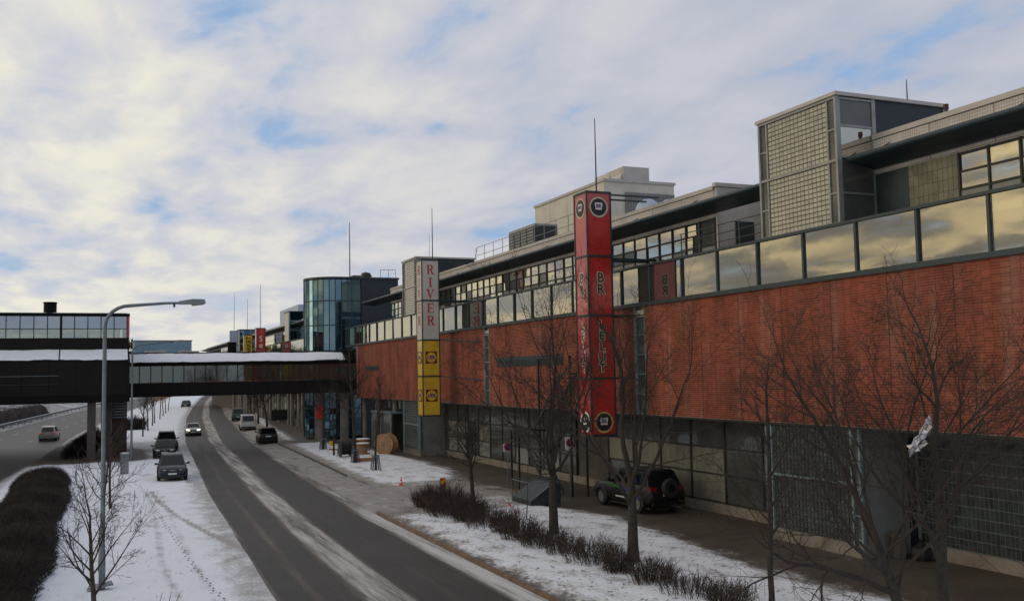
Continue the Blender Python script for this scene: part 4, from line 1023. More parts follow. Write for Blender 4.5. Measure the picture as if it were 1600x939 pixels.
# wooded ridge
hm = []; hf = []; n = 60
for i in range(n+1):
    x = -500+i*25; h = 20+3*math.sin(i*.7)+3*math.sin(i*1.9)
    hm += [(x, 610, -1), (x, 640, h), (x, 900, h+6), (x, 1000, -1)]
for i in range(n):
    for k in range(3): a = i*4+k; hf.append((a, a+4, a+5, a+1))
me = bpy.data.meshes.new('hill'); me.from_pydata(hm, [], hf); me.materials.append(MATS['far_snow']); o = bpy.data.objects.new('hill', me); COL.objects.link(o); struct(o)
random.seed(3); mb = MB()
for i in range(3200):
    x = random.uniform(-380, 420); y = random.uniform(600, 690); k = (x+500)/25
    h = (20+3*math.sin(k*.7)+3*math.sin(k*1.9))*smooth01(y, 605, 640)
    t = random.uniform(4, 8)*(.75 if y < 620 else 1); w = random.uniform(.12, .28)*t
    if random.random() < .5:
        for q in range(3):
            a = random.uniform(0, 3); mb.add([(x-w*math.cos(a)*(1-q*.25), y-w*math.sin(a)*(1-q*.25), h+t*(.15+q*.25)), (x+w*math.cos(a)*(1-q*.25), y+w*math.sin(a)*(1-q*.25), h+t*(.18+q*.25)), (x, y, h+t*(.55+q*.23))], [(0, 1, 2)])
    else:
        for q in range(16):
            a = random.uniform(0, 6.3); e = random.uniform(.2, 1.45); d = Vector((math.cos(a)*math.cos(e), math.sin(a)*math.cos(e), math.sin(e)))*t*random.uniform(.4, .75); s0 = Vector((x, y, h+t*.25)); s1 = s0+d
            mb.add([s0, s0+Vector((.22, 0, 0)), s1+Vector((.16, 0, .1)), s1], [(0, 1, 2, 3)])
o = mb.build('distant_wood', 'conifer', kind='stuff'); tag(o, 'dark wooded skyline far behind the footbridge', 'woods')
# ------------------------------------------------------------------ vehicles (built facing +y in local space)
def quadpanel(mb, c4, inset=.06, off=.008, th=.02, u0=0.0, u1=1.0, v0=0.0, v1=1.0):
    a, b, c, d = [Vector(p) for p in c4]      # a b bottom, c d top (a-d left side)
    def P(u, v): return (a*(1-u)+b*u)*(1-v)+(d*(1-u)+c*u)*v
    q = [P(u0+inset*(u1-u0), v0+inset), P(u1-inset*(u1-u0), v0+inset), P(u1-inset*(u1-u0), v1-inset), P(u0+inset*(u1-u0), v1-inset)]
    n = (q[1]-q[0]).cross(q[3]-q[0]).normalized()
    return mb.hexa([p-n*th for p in q], [p+n*off for p in q])
CARS = {
 'sedan': dict(L=4.5, W=1.76, H=1.42, belt=.92, st=[(-2.25,.50,.66,.80),(-2.18,.30,.92,.92),(-1.9,.24,1.00,.97),(-1.3,.20,.98,1.0),(0,.18,.94,1.0),(.95,.20,.92,1.0),(1.5,.22,.84,.98),(1.95,.24,.74,.94),(2.18,.30,.62,.86),(2.25,.40,.54,.74)], gh=(-1.72,-1.02,.10,.98), wh=.31, wb=(-1.32,1.38)),
 'hatch': dict(L=4.35, W=1.82, H=1.60, belt=.98, st=[(-2.17,.50,.72,.84),(-2.10,.30,.98,.94),(-1.8,.24,1.02,.98),(-1.1,.20,1.0,1.0),(0,.18,.98,1.0),(1.15,.20,.98,1.0),(1.6,.22,.90,.98),(1.95,.24,.80,.94),(2.12,.30,.66,.88),(2.18,.40,.56,.78)], gh=(-2.02,-1.55,.25,1.32), wh=.32, wb=(-1.28,1.36)),
 'suv': dict(L=4.6, W=1.84, H=1.72, belt=1.08, st=[(-2.30,.50,.80,.86),(-2.22,.38,1.06,.95),(-1.9,.32,1.12,.98),(-1.1,.30,1.10,1.0),(0,.28,1.08,1.0),(.95,.30,1.06,1.0),(1.6,.32,1.02,.98),(2.05,.34,.95,.95),(2.25,.40,.78,.90),(2.30,.48,.64,.82)], gh=(-2.10,-1.80,.20,.98), wh=.36, wb=(-1.38,1.42)),
 'van': dict(L=4.85, W=1.90, H=1.96, belt=1.10, st=[(-2.42,.45,.80,.90),(-2.38,.30,1.10,.97),(-2.0,.26,1.14,1.0),(-1.0,.24,1.14,1.0),(.6,.24,1.12,1.0),(1.55,.26,1.10,1.0),(1.95,.28,1.0,.97),(2.25,.30,.86,.92),(2.38,.36,.70,.86),(2.42,.44,.60,.80)], gh=(-2.40,-2.26,.95,1.78), wh=.33, wb=(-1.5,1.55)),
}
def car(kind, label, loc, rz, paint, name='parked_car', cat='car', lights=False, tails=False, glass_tail=True, roofrails=False, snow=False, group=None, graphics=False, open_top=False):
    P = CARS[kind]; W2 = P['W']/2; t = thing(name, label, cat, loc, rz, group, local=True)
    mb = MB(); rings = []
    for (y, zb, zt, k) in P['st']:
        w = W2*k; h = zt-zb
        half = [(w*.80, zb), (w*.95, zb+.06), (w*1.0, zb+.28*h), (w*1.0, zb+.58*h), (w*.965, zb+.82*h), (w*.90, zt-.015), (w*.6, zt+.012), (0, zt+.022)]
        rings.append([(x, y, z) for x, z in half]+[(-x, y, z) for x, z in half[-2::-1]])
    n = len(rings[0]); vs = [p for r in rings for p in r]; fs = []
    for i in range(len(rings)-1):
        for k in range(n):
            fs.append((i*n+k, i*n+(k+1) % n, (i+1)*n+(k+1) % n, (i+1)*n+k))
    fs += [tuple(range(n))[::-1], tuple(range((len(rings)-1)*n, len(rings)*n))]
    fs = [f[::-1] for f in fs]; mb.add(vs, fs)
    body = mb.build('body', paint, t, smooth=True)
    rb, rr, rf, fb = P['gh']; zb = P['belt']-.02; zr = P['H']; wb_ = W2*.90; wr = W2*.72
    if kind == 'van': wr = W2*.84
    cor = lambda y, w, z: [(-w, y, z), (w, y, z)]
    g = MB(); ze = zr-.06
    base = [(-wb_, rb, zb), (wb_, rb, zb), (wb_, fb, zb), (-wb_, fb, zb)]
    edge = [(-wr, rr, ze), (wr, rr, ze), (wr, rf, ze), (-wr, rf, ze)]
    top = [(-wr*.86, rr+.12, zr-.01), (wr*.86, rr+.12, zr-.01), (wr*.86, rf-.14, zr-.01), (-wr*.86, rf-.14, zr-.01)]
    g.add(base+edge+top, [(0, 1, 5, 4), (1, 2, 6, 5), (2, 3, 7, 6), (3, 0, 4, 7), (4, 5, 9, 8), (5, 6, 10, 9), (6, 7, 11, 10), (7, 4, 8, 11), (8, 9, 10, 11)])
    gh = g.build('cabin', paint if not open_top else 'black_trim', t, smooth=False)
    quadpanel(m := MB(), [base[2], base[3], edge[3], edge[2]], .05); m.build('windscreen', 'car_glass', gh)
    quadpanel(m := MB(), [base[0], base[1], edge[1], edge[0]], .09); m.build('rear_window', 'car_glass', gh)
    cuts = [(.03, .36), (.38, .66), (.68, .97)] if kind in ('suv', 'van', 'hatch') else [(.08, .48), (.50, .93)]
    for u0, u1 in cuts:
        for c4 in ([base[1], base[2], edge[2], edge[1]], [base[3], base[0], edge[0], edge[3]]):
            uu = (u0, u1) if c4[0] is base[1] else (1-u1, 1-u0)
            if kind == 'van' and u0 < .5 and paint == 'paint_white': continue
            quadpanel(m := MB(), c4, .07, u0=uu[0], u1=uu[1], v0=.04); m.build('side_window', 'car_glass', gh)
    yF = P['st'][-1][0]; yR = P['st'][0][0]; zl = .66 if kind in ('sedan', 'hatch') else .80
    fl = P['st'][-3]
    for s in (-1, 1):
        MB().hexa([(s*W2*.46, yF-.06, zl-.09), (s*W2*.80, yF-.20, zl-.09), (s*W2*.88, yF-.34, zl-.02), (s*W2*.46, yF-.16, zl-.05)], [(s*W2*.46, yF-.06, zl+.06), (s*W2*.80, yF-.19, zl+.08), (s*W2*.88, yF-.34, zl+.10), (s*W2*.46, yF-.16, zl+.08)]).build('headlight', 'lamp_on' if lights else 'lamp_lens', body)
        zt_ = zl+.10 if kind != 'van' else .95
        hh = .10 if kind in ('sedan',) else .20
        MB().hexa([(s*W2*.58, yR+.02, zt_-hh), (s*W2*.90, yR+.06, zt_-hh), (s*W2*.95, yR+.22, zt_-hh), (s*W2*.58, yR+.2, zt_-hh)], [(s*W2*.62, yR+.02, zt_+hh), (s*W2*.88, yR+.06, zt_+hh), (s*W2*.93, yR+.22, zt_+hh), (s*W2*.62, yR+.2, zt_+hh)]).build('tail_light', 'tail_on' if tails else 'tail_red', body)
        mz = P['belt']+.02; m = MB().hexa([(s*(W2*.92), fb-.42, mz-.02), (s*(W2+.18), fb-.40, mz), (s*(W2+.18), fb-.28, mz), (s*(W2*.92), fb-.26, mz-.02)], [(s*(W2*.92), fb-.42, mz+.06), (s*(W2+.16), fb-.40, mz+.15), (s*(W2+.16), fb-.28, mz+.14), (s*(W2*.92), fb-.26, mz+.06)])
        m.build('wing_mirror', paint if kind != 'van' else 'black_trim', t)
        for yw in P['wb']:
            r = P['wh']; w0 = s*(W2-.20); w1 = s*(W2+.005)
            ar = MB().lathe([(0, 0), (r+.07, 0), (r+.07, .004)], (s*(W2*.995), yw, r), 'x', 22).build('wheel_arch', 'black_trim', body) if False else None
            wh = MB().lathe([(r*.62, 0), (r*.95, .0), (r, .05), (r, .17), (r*.95, .22), (r*.62, .22)], (w0 if s > 0 else w1, yw, r), 'x', 20).build('wheel', 'tyre', t, smooth=True)
            xo = w1+s*.004; d = MB().lathe([(0, 0), (r*.2, .0), (r*.62, .012*s)], (xo, yw, r), 'x', 16)
            rm = d.build('rim', 'rim' if kind != 'van' else 'grey_metal', wh)
            ac = MB(); pts = [(s*(W2*1.0+.004), yw+(r+.06)*math.cos(a), r+(r+.06)*math.sin(a)) for a in [R(-8+k*19.6) for k in range(11)]]
            ac.tube(pts, .035, 5); ac.build('wheel_arch', 'black_trim', body, smooth=True)
    MB().box(-W2*.46, yF-.05, zl-.07, W2*.46, yF+.004, zl+.06).build('grille', 'black_trim', body)
    MB().box(-W2*.70, yF-.1, .24, W2*.70, yF+.008, .36).build('lower_intake', 'black_trim', body)
    MB().box(-W2*.2, yF-.004, zl+.01, W2*.2, yF+.012, zl+.035).build('chrome_strip', 'chrome', body)
    MB().box(-.26, yF+.005, .42, .26, yF+.025, .53).build('number_plate', 'plate', t)
    MB().box(-.26, yR-.022, .72 if kind != 'van' else .62, .26, yR-.002, .83 if kind != 'van' else .73).build('number_plate', 'plate', t)
    MB().box(-W2*.86, yR-.03, .34, W2*.86, yR+.1, .50).build('rear_bumper', paint if kind != 'van' else 'black_trim', body)
    MB().box(-W2*.8, yR+.3, .16, W2*.8, yF-.35, .26).build('underbody', 'black_trim', t)
    if roofrails:
        for s in (-1, 1): MB().tube([(s*wr*.9, rr+.1, zr-.03), (s*wr*.92, rr+.3, zr+.05), (s*wr*.92, rf-.4, zr+.05), (s*wr*.9, rf-.2, zr-.03)], .022, 6).build('roof_rail', 'dark_steel', t)
    if snow: MB().hexa([(-wr*.8, rr+.16, zr-.012), (wr*.8, rr+.16, zr-.012), (wr*.8, rf-.2, zr-.012), (-wr*.8, rf-.2, zr-.012)], [(-wr*.74, rr+.22, zr+.025), (wr*.74, rr+.22, zr+.025), (wr*.74, rf-.26, zr+.02), (-wr*.74, rf-.26, zr+.02)]).build('roof_snow', 'snow', t)
    return t
PI = math.pi
car('hatch', 'dark navy hatchback parked on the snow, nearest of the parked cars on the left', (4.62, 69.4, .03), PI-.05, 'paint_navy')
car('sedan', 'black low car parked just behind the navy hatchback', (5.3, 89.2, .03), PI-.04, 'paint_black', open_top=True, snow=False)
car('suv', 'dark grey estate car with roof rails parked behind the black low car', (6.0, 97.2, .03), PI-.04, 'paint_graphite', roofrails=True)
car('sedan', 'silver car with lit headlights driving towards the camera', (10.45, 122, .01), PI-.07, 'paint_silver', name='moving_car', lights=True)
car('hatch', 'silver hatchback with red tail lights driving away on the highway', (-4.95, 123.5, .01), -.06, 'paint_silver', name='moving_car', tails=True, snow=True)
car('van', 'white van with a black rear window parked right of the road', (17.6, 128.7, .05), -.09, 'paint_white', name='parked_van', cat='van')
car('van', 'teal van parked in front of the white van', (20.2, 158, .05), -.12, 'paint_teal', name='parked_van', cat='van')
car('hatch', 'black hatchback seen from behind in the lay-by next to the road', (15.8, 101.6, .03), -.07, 'paint_black')
car('hatch', 'dark car with a snowy roof parked far off beside the bend', (19.4, 247, .03), PI-.12, 'paint_graphite', snow=True)
car('sedan', 'second dark car parked just beyond the snowy-roofed one by the bend', (20.6, 258, .03), PI-.12, 'paint_black', snow=True)
tk = car('suv', 'black off-road vehicle with green and blue graphics parked behind the trees', (23.9, 41.6, .03), .02, 'paint_black', roofrails=True)
tk.scale = (1.08, 1.2, 1.12)
sdx = -.925
for pts, m in (([(-.2, .98), (.9, 1.02), (.95, .92), (-.1, .86)], 'graphic_green'), ([(-1.6, .72), (-.25, .98), (-.15, .86), (-1.6, .58)], 'graphic_blue'), ([(-1.4, .60), (-.4, .84), (-.35, .76), (-1.4, .50)], 'graphic_green')):
    MB().prism([(a, b) for a, b in pts], sdx-.016, sdx-.003, 'yz').build('side_stripe', m, tk)
MB().prism([(-1.25, 1.20), (-.75, 1.20), (-.80, 1.55), (-1.2, 1.55)], -.87, -.80, 'yz').build('window_sticker', 'graphic_blue', tk)
for k in range(9): MB().box(sdx-.02, .15-k*.11, .50, sdx-.004, .22-k*.11, .56).build('side_lettering', 'letter_white', tk)
MB().lathe([(.16, 0), (.36, 0), (.39, .06), (.39, .17), (.36, .23), (0, .23)], (0, -2.56, 1.05), 'y', 20).build('spare_wheel', 'tyre', tk, smooth=True)
# ------------------------------------------------------------------ bare trees
def grow(rng, mbs, p, d, L, r, lvl, maxl, spec):
    """one branch as a tapered tube, then its children; mbs = (trunk, crown)"""
    step = spec['step'][min(lvl, len(spec['step'])-1)]; n = max(2, int(L/step)); pts = [Vector(p)]; rs = [r]; d = Vector(d).normalized()
    wob = spec['wob'][min(lvl, len(spec['wob'])-1)]; trop = spec['trop'][min(lvl, len(spec['trop'])-1)]
    tip = max(spec['rmin'], r*spec['taper'][min(lvl, len(spec['taper'])-1)])
    for i in range(n):
        d = (d+Vector((rng.gauss(0, wob), rng.gauss(0, wob), rng.gauss(0, wob)*.7+trop))).normalized()
        pts.append(pts[-1]+d*(L/n)); rs.append(r+(tip-r)*(i+1)/n)
    sides = 8 if lvl == 0 else (6 if lvl == 1 else (4 if lvl == 2 else 3))
    if lvl == 0:
        pts0 = [pts[0]-Vector((0, 0, .1))]+pts; rs0 = [rs[0]*1.35]+rs; rs0[1] = rs[0]*1.1
        mbs[0].tube(pts0, rs0, sides)
    else: mbs[1].tube(pts, rs, sides, cap=False)
    if lvl >= maxl: return
    nc = spec['kids'][lvl]; nc = max(1, int(round(nc*rng.uniform(.8, 1.25)))); t0 = spec['start'][min(lvl, len(spec['start'])-1)]
    az = rng.uniform(0, 6.28)
    for k in range(nc):
        t = t0+(1-t0)*((k+rng.uniform(.1, .9))/nc); i = min(n-1, int(t*n)); f = t*n-i; q = pts[i].lerp(pts[i+1], f); rr = rs[i]+(rs[i+1]-rs[i])*f
        ax = (pts[i+1]-pts[i]).normalized(); az += 2.4+rng.uniform(-.5, .5)
        a, b = spec['ang'][min(lvl, len(spec['ang'])-1)]; ang = R(rng.uniform(a, b))*(1-.25*t)
        u = ax.orthogonal().normalized(); w = ax.cross(u); nd = ax*math.cos(ang)+(u*math.cos(az)+w*math.sin(az))*math.sin(ang)
        Lc = L*spec['len'][lvl]*(1.15-.5*t)*rng.uniform(.75, 1.2) if lvl else spec['limb']*(1.1-.35*(t-t0)/(1-t0+1e-6))*rng.uniform(.8, 1.15)
        rc = max(spec['rmin'], rr*(rng.uniform(.36, .58) if lvl == 0 else rng.uniform(.45, .65)))
        grow(rng, mbs, q, nd, Lc, rc, lvl+1, maxl, spec)
    if lvl >= 1: grow(rng, mbs, pts[-1], d, L*.3, tip, min(maxl, lvl+2), maxl, spec)
    else: grow(rng, mbs, pts[-1], d, spec['limb']*.9, tip*.9, 1, maxl, spec)
BASE = dict(step=[.35, .38, .26, .2, .14], wob=[.03, .085, .13, .17, .2], trop=[.02, .045, .035, .02, .01], taper=[.55, .16, .25, .4, .6], rmin=.005,
            kids=[7, 9, 7, 4], start=[.6, .25, .2, .2], ang=[(30, 66), (28, 60), (32, 65), (35, 75)], len=[1, .40, .40, .5], limb=3.0)
def tree(name, label, loc, trunk_h, limb, r, seed, maxl=4, lean=(0, 0, 1), guard=False, group=None, bark='bark', crown='twig', **kw):
    s = dict(BASE); s['limb'] = limb; s.update(kw); rng = random.Random(seed)
    t = thing(name, label, 'tree', loc, group=group); a, b = MB(), MB()
    grow(rng, (a, b), loc, lean, trunk_h, r, 0, maxl, s)
    a.build('trunk', bark, t, smooth=True); b.build('crown', crown, t)
    if guard:
        x, y, z = loc
        for dx, dy in ((-.28, -.28), (.28, -.28), (.28, .28), (-.28, .28)):
            MB().hexa([(x+dx-.04, y+dy-.04, 0), (x+dx+.04, y+dy-.04, 0), (x+dx+.04, y+dy+.04, 0), (x+dx-.04, y+dy+.04, 0)], [(x+dx*.6-.035, y+dy*.6-.035, 1.15), (x+dx*.6+.035, y+dy*.6-.035, 1.15), (x+dx*.6+.035, y+dy*.6+.035, 1.15), (x+dx*.6-.035, y+dy*.6+.035, 1.15)]).build('guard_post', 'galvanised', t)
        MB().box(x-.22, y-.22, 1.0, x+.22, y-.18, 1.08).build('guard_rail', 'galvanised', t)
    return t
G = 'bare trees in front of the brick wall'
z = .11
tree('bare_tree', 'bare tree with a broad dark crown left of the red sign tower', (16.85, 36, z), 3.5, 6.0, .21, 23, group=G, lean=(-.07, .05, 1), kids=[8, 9, 6, 4], start=[.62, .22, .2, .15], ang=[(34, 82), (30, 62), (32, 65), (35, 75)], trop=[.02, .05, .035, .02, .01], wob=[.03, .11, .15, .18, .2])
tree('bare_tree', 'forked bare tree in front of the off-road vehicle', (16.75, 29.5, z), 2.7, 7.2, .21, 8, group=G, lean=(.02, .02, 1), kids=[6, 8, 6, 4], start=[.62, .22, .2, .15], ang=[(20, 66), (30, 60), (30, 60), (35, 75)], trop=[.02, .05, .04, .02, .01], wob=[.03, .11, .15, .18, .2])
tree('bare_tree', 'small bare tree beside the side road entrance', (17.1, 45.8, z), 2.9, 2.5, .12, 5, group=G, kids=[9, 8, 6, 3], start=[.5, .2, .2, .15])
tree('bare_tree', 'slender straight bare tree before the brick wall', (16.75, 22.1, z), 5.0, 2.0, .085, 14, group=G, kids=[11, 7, 6, 3], start=[.36, .2, .2, .15], rmin=.004, ang=[(35, 75), (28, 60), (32, 65), (35, 75)])
tree('bare_tree', 'leaning bare tree with thick low limbs in the right foreground', (16.6, 16.8, .05), 2.5, 5.8, .16, 36, group=G, lean=(-.16, .20, 1), kids=[8, 9, 6, 4], start=[.55, .2, .2, .15], ang=[(32, 84), (30, 60), (30, 60), (35, 75)], rmin=.004, trop=[.0, .045, .035, .02, .01], wob=[.03, .11, .15, .18, .2])
tree('bare_tree', 'tall upright bare tree holding a scrap of foil, rightmost', (17.5, 16.95, .05), 4.4, 4.6, .15, 41, group=G, lean=(.0, .02, 1), kids=[8, 9, 6, 4], start=[.45, .22, .2, .15], ang=[(30, 70), (30, 60), (30, 60), (35, 75)], rmin=.004, trop=[.02, .05, .035, .02, .01], wob=[.03, .11, .15, .18, .2])
G2 = 'young trees on the far snow island'
tree('young_tree', 'young tree with stake guard, farthest left on the far snow island', (18.55, 87.6, z), 4.2, 2.2, .13, 51, 3, guard=True, group=G2, kids=[9, 6, 5], rmin=.008)
tree('young_tree', 'thin young tree just behind the black cable reel', (17.95, 80.6, z), 4.0, 1.9, .09, 52, 3, group=G2, kids=[8, 6, 5], rmin=.008)
tree('young_tree', 'tallest young tree on the far snow island, right of the cable reel', (17.8, 72.7, z), 6.6, 2.6, .14, 53, 3, guard=True, group=G2, kids=[11, 6, 5], rmin=.008, start=[.4, .2, .2])
tree('young_tree', 'young tree with a pale stake guard nearest the big cable drum', (17.57, 66, z), 4.6, 2.0, .09, 54, 3, guard=True, group=G2, kids=[9, 6, 5], rmin=.007)
G3 = 'small trees on the left verge'
tree('small_tree', 'low many-branched bare tree beside the near street lamp', (.0, 29.6, .0), 2.4, 2.1, .075, 61, group=G3, kids=[10, 6, 5, 3], start=[.25, .2, .2, .15], ang=[(35, 65), (30, 55), (30, 55), (30, 60)], rmin=.004, bark='bark_warm')
tree('small_tree', 'slim straight tree right behind the near street lamp pole', (.15, 37.2, .0), 3.4, 1.5, .06, 62, 3, group=G3, kids=[8, 6, 4], rmin=.005, bark='bark_warm')
tree('small_tree', 'slim tree on the left verge between street lamp and grey cabinet', (.67, 54.8, .0), 3.6, 1.6, .07, 63, 3, group=G3, kids=[8, 6, 4], rmin=.006, bark='bark_warm')
G4 = 'row of saplings beyond the footbridge'
for i, (x, y) in enumerate(((4.94, 123), (6.1, 136.6), (7.36, 151.5), (8.1, 160.4), (9.7, 175.3), (11.1, 190.4), (12.4, 204.6), (13.9, 221))):
    tree('sapling', ['first', 'second', 'third', 'fourth', 'fifth', 'sixth', 'seventh', 'eighth'][i]+' sapling from the footbridge in the row beside the road', (x, y, 0), 3.6, 1.5, .09, 70+i, 2, group=G4, kids=[9, 7], rmin=.015, crown='dead_leaf' if i in (3, 4, 5, 6) else 'twig')
for i, (x, y, h) in enumerate(((20.4, 131, 6), (21.5, 146, 6), (23.4, 166, 6.5), (27.5, 196, 6))):
    tree('street_tree', ['nearest', 'second', 'third', 'farthest'][i]+' dark bare tree in the strip behind the parked vans', (x, y, 0), h*.6, 2.2, .16, 90+i, 3, group='trees behind the vans', kids=[8, 6, 4], rmin=.02)
# ------------------------------------------------------------------ shrubs and hedges
def shrub(name, label, loc, rad, h, n, seed, mat='shrub_twig', group=None, tw=.006):
    rng = random.Random(seed); t = thing(name, label, 'shrub', loc, group=group); a, b = MB(), MB()
    for i in range(n):
        an = rng.uniform(0, 6.283); q = rng.random()**.6; p = Vector((loc[0]+math.cos(an)*q*rad*.75, loc[1]+math.sin(an)*q*rad*.75, loc[2]-.03)); out = Vector((math.cos(an), math.sin(an), 0))
        d = (Vector((0, 0, 1))+out*rng.uniform(.05, .55)+Vector((rng.gauss(0, .12), rng.gauss(0, .12), 0))).normalized(); L = h*rng.uniform(.6, 1.08)*(1-.35*q*q); pts = [p]; k = 4
        for j in range(k): d = (d+Vector((rng.gauss(0, .14), rng.gauss(0, .14), .03))).normalized(); pts.append(pts[-1]+d*L/k)
        a.tube(pts, [tw*1.7, tw*1.5, tw*1.3, tw, tw*.6], 3, cap=False)
        for j in range(5):
            f = rng.uniform(.25, 1); i0 = min(k-1, int(f*k)); s0 = pts[i0].lerp(pts[i0+1], f*k-i0)
            e = (d+Vector((rng.gauss(0, .6), rng.gauss(0, .6), rng.gauss(0, .3)))).normalized(); l2 = h*rng.uniform(.14, .34)
            m1 = s0+e*l2*.5; e = (e+Vector((rng.gauss(0, .3), rng.gauss(0, .3), .1))).normalized(); b.tube([s0, m1, m1+e*l2*.5], [tw, tw*.8, tw*.5], 3, cap=False)
    a.build('stems', mat, t); b.build('twigs', mat, t); return t
HN = 'row of bare shrubs along the near kerb'
hs = [(15.0, 46.6, 1.0, 1.25), (15.15, 44.7, 1.05, 1.3), (15.05, 42.8, 1.0, 1.25), (15.2, 41.0, 1.0, 1.2), (15.2, 39.2, .95, 1.1), (15.3, 37.4, .85, 1.0), (15.25, 35.6, .85, .95), (15.4, 33.8, .8, .9), (15.35, 32.0, .85, .95), (15.5, 30.2, .85, .95), (15.5, 28.3, .8, .9), (15.65, 26.4, .8, .85), (15.8, 24.6, .8, .8), (15.9, 22.8, .75, .75)]
ordn = ['first', 'second', 'third', 'fourth', 'fifth', 'sixth', 'seventh', 'eighth', 'ninth', 'tenth', 'eleventh', 'twelfth', 'thirteenth', 'fourteenth']
for i, (x, y, rd, h) in enumerate(hs):
    shrub('shrub', ordn[i]+' bare brown shrub from the side road in the row by the kerb', (x, y, .12), rd*1.2*(.72+.5*((i*7) % 5)/4), h*(.80+.3*((i*3) % 4)/3), 300 if i < 4 else 130+30*((i*5) % 4), 200+i, group=HN, tw=.0055)
# dark clipped hedge on the left
def hedge(name, label, x0, x1, y0, y1, h, n, seed, fx=lambda y: 0, mat='hedge_twig'):
    rng = random.Random(seed); t = thing(name, label, 'hedge', ((x0+x1)/2, y0, 0)); b = MB()
    cx, hw = (x0+x1)/2, (x1-x0)/2
    for i in range(n):
        y = rng.uniform(y0, y1); a = rng.uniform(0, math.pi); q = rng.random()**.35
        e = min(1, (y-y0)/.9+.15, (y1-y)/.9+.15)**.5
        bx = cx+fx(y)+hw*q*math.cos(a)*(.97+.06*math.sin(y*1.3)*math.sin(y*.47)); bz = .05+h*e*q*math.sin(a)*(.92+.14*math.sin(y*.9+a*2)+rng.gauss(0, .03))
        nrm = Vector((math.cos(a)*.7, rng.gauss(0, .35), math.sin(a)*.8+.35)).normalized()
        p = Vector((bx, y, bz)); d = (nrm+Vector((rng.gauss(0, .45), rng.gauss(0, .45), rng.gauss(0, .35)))).normalized(); L = rng.uniform(.2, .6)
        s0 = p-d*L*.6; s1 = p+d*L*.4; w = rng.uniform(.006, .014); u = d.orthogonal().normalized()*w; v = d.cross(u).normalized()*w
        b.add([s0+u, s0-u*.5+v*.87, s0-u*.5-v*.87, s1], [(0, 1, 3), (1, 2, 3), (2, 0, 3)])
    b.build('twigs', mat, t)
    c = MB(); k = 40; ny = int((y1-y0)/.6)
    vs = []; fs = []
    for j in range(ny+1):
        y = lerp(y0+.35, y1-.35, j/ny); e = min(1, (y-y0)/.9+.1, (y1-y)/.9+.1)**.5
        for i in range(9):
            a = math.pi*i/8; rr = .74*(.95+rng.gauss(0, .05)); vs.append((cx+fx(y)+hw*rr*math.cos(a), y, .0+h*e*rr*math.sin(a)))
    for j in range(ny):
        for i in range(8): q = j*9+i; fs.append((q, q+1, q+10, q+9))
    c.add(vs, fs); c.build('inner_mass', mat, t); return t
hedge('hedge', 'long dark clipped hedge on the left beside the highway', -4.7, -1.35, 26, 71.5, 1.15, 90000, 300, fx=lambda y: (.15*math.sin(y*.35)))
hedge('hedge', 'low dark thicket between highway and piers under the station building', -2.6, .2, 93, 118, 1.5, 14000, 301, fx=lambda y: (y-100)*.07)
hedge('hedge', 'dark thicket on the bank behind the guard rail', -20.0, -15.5, 118, 210, 3.2, 16000, 302, fx=lambda y: (y-118)*.085, mat='hedge_twig')
shrub('round_bush', 'dark round bush beyond the footbridge left of the saplings', (4.6, 141, 0), 1.9, 1.9, 260, 320, mat='hedge_twig', tw=.02)
for i, (x, y) in enumerate(((1.3, 24.5), (2.0, 22.8), (2.35, 21.8))):
    rng = random.Random(400+i); a = MB()
    for k in range((4, 3, 3)[i]):
        p = Vector((x+rng.uniform(-.15, .15), y+rng.uniform(-.2, .2), -.05)); d = Vector((rng.uniform(.0, .3), rng.uniform(-.1, .1), 1)).normalized(); pts = [p]
        for j in range(5): d = (d+Vector((rng.gauss(.01, .05), rng.gauss(0, .05), 0))).normalized(); pts.append(pts[-1]+d*(1.9, 1.3, 1.2)[i]*rng.uniform(.7, 1)/5)
        a.tube(pts, [.014, .013, .011, .010, .008, .005], 4)
    t = thing('whip_shrub', ['tall', 'middle', 'short'][i]+' clump of bare whips at the bottom edge of the left verge', 'shrub', (x, y, 0), group='bare whips on the left verge'); a.build('stems', 'bark_warm', t)
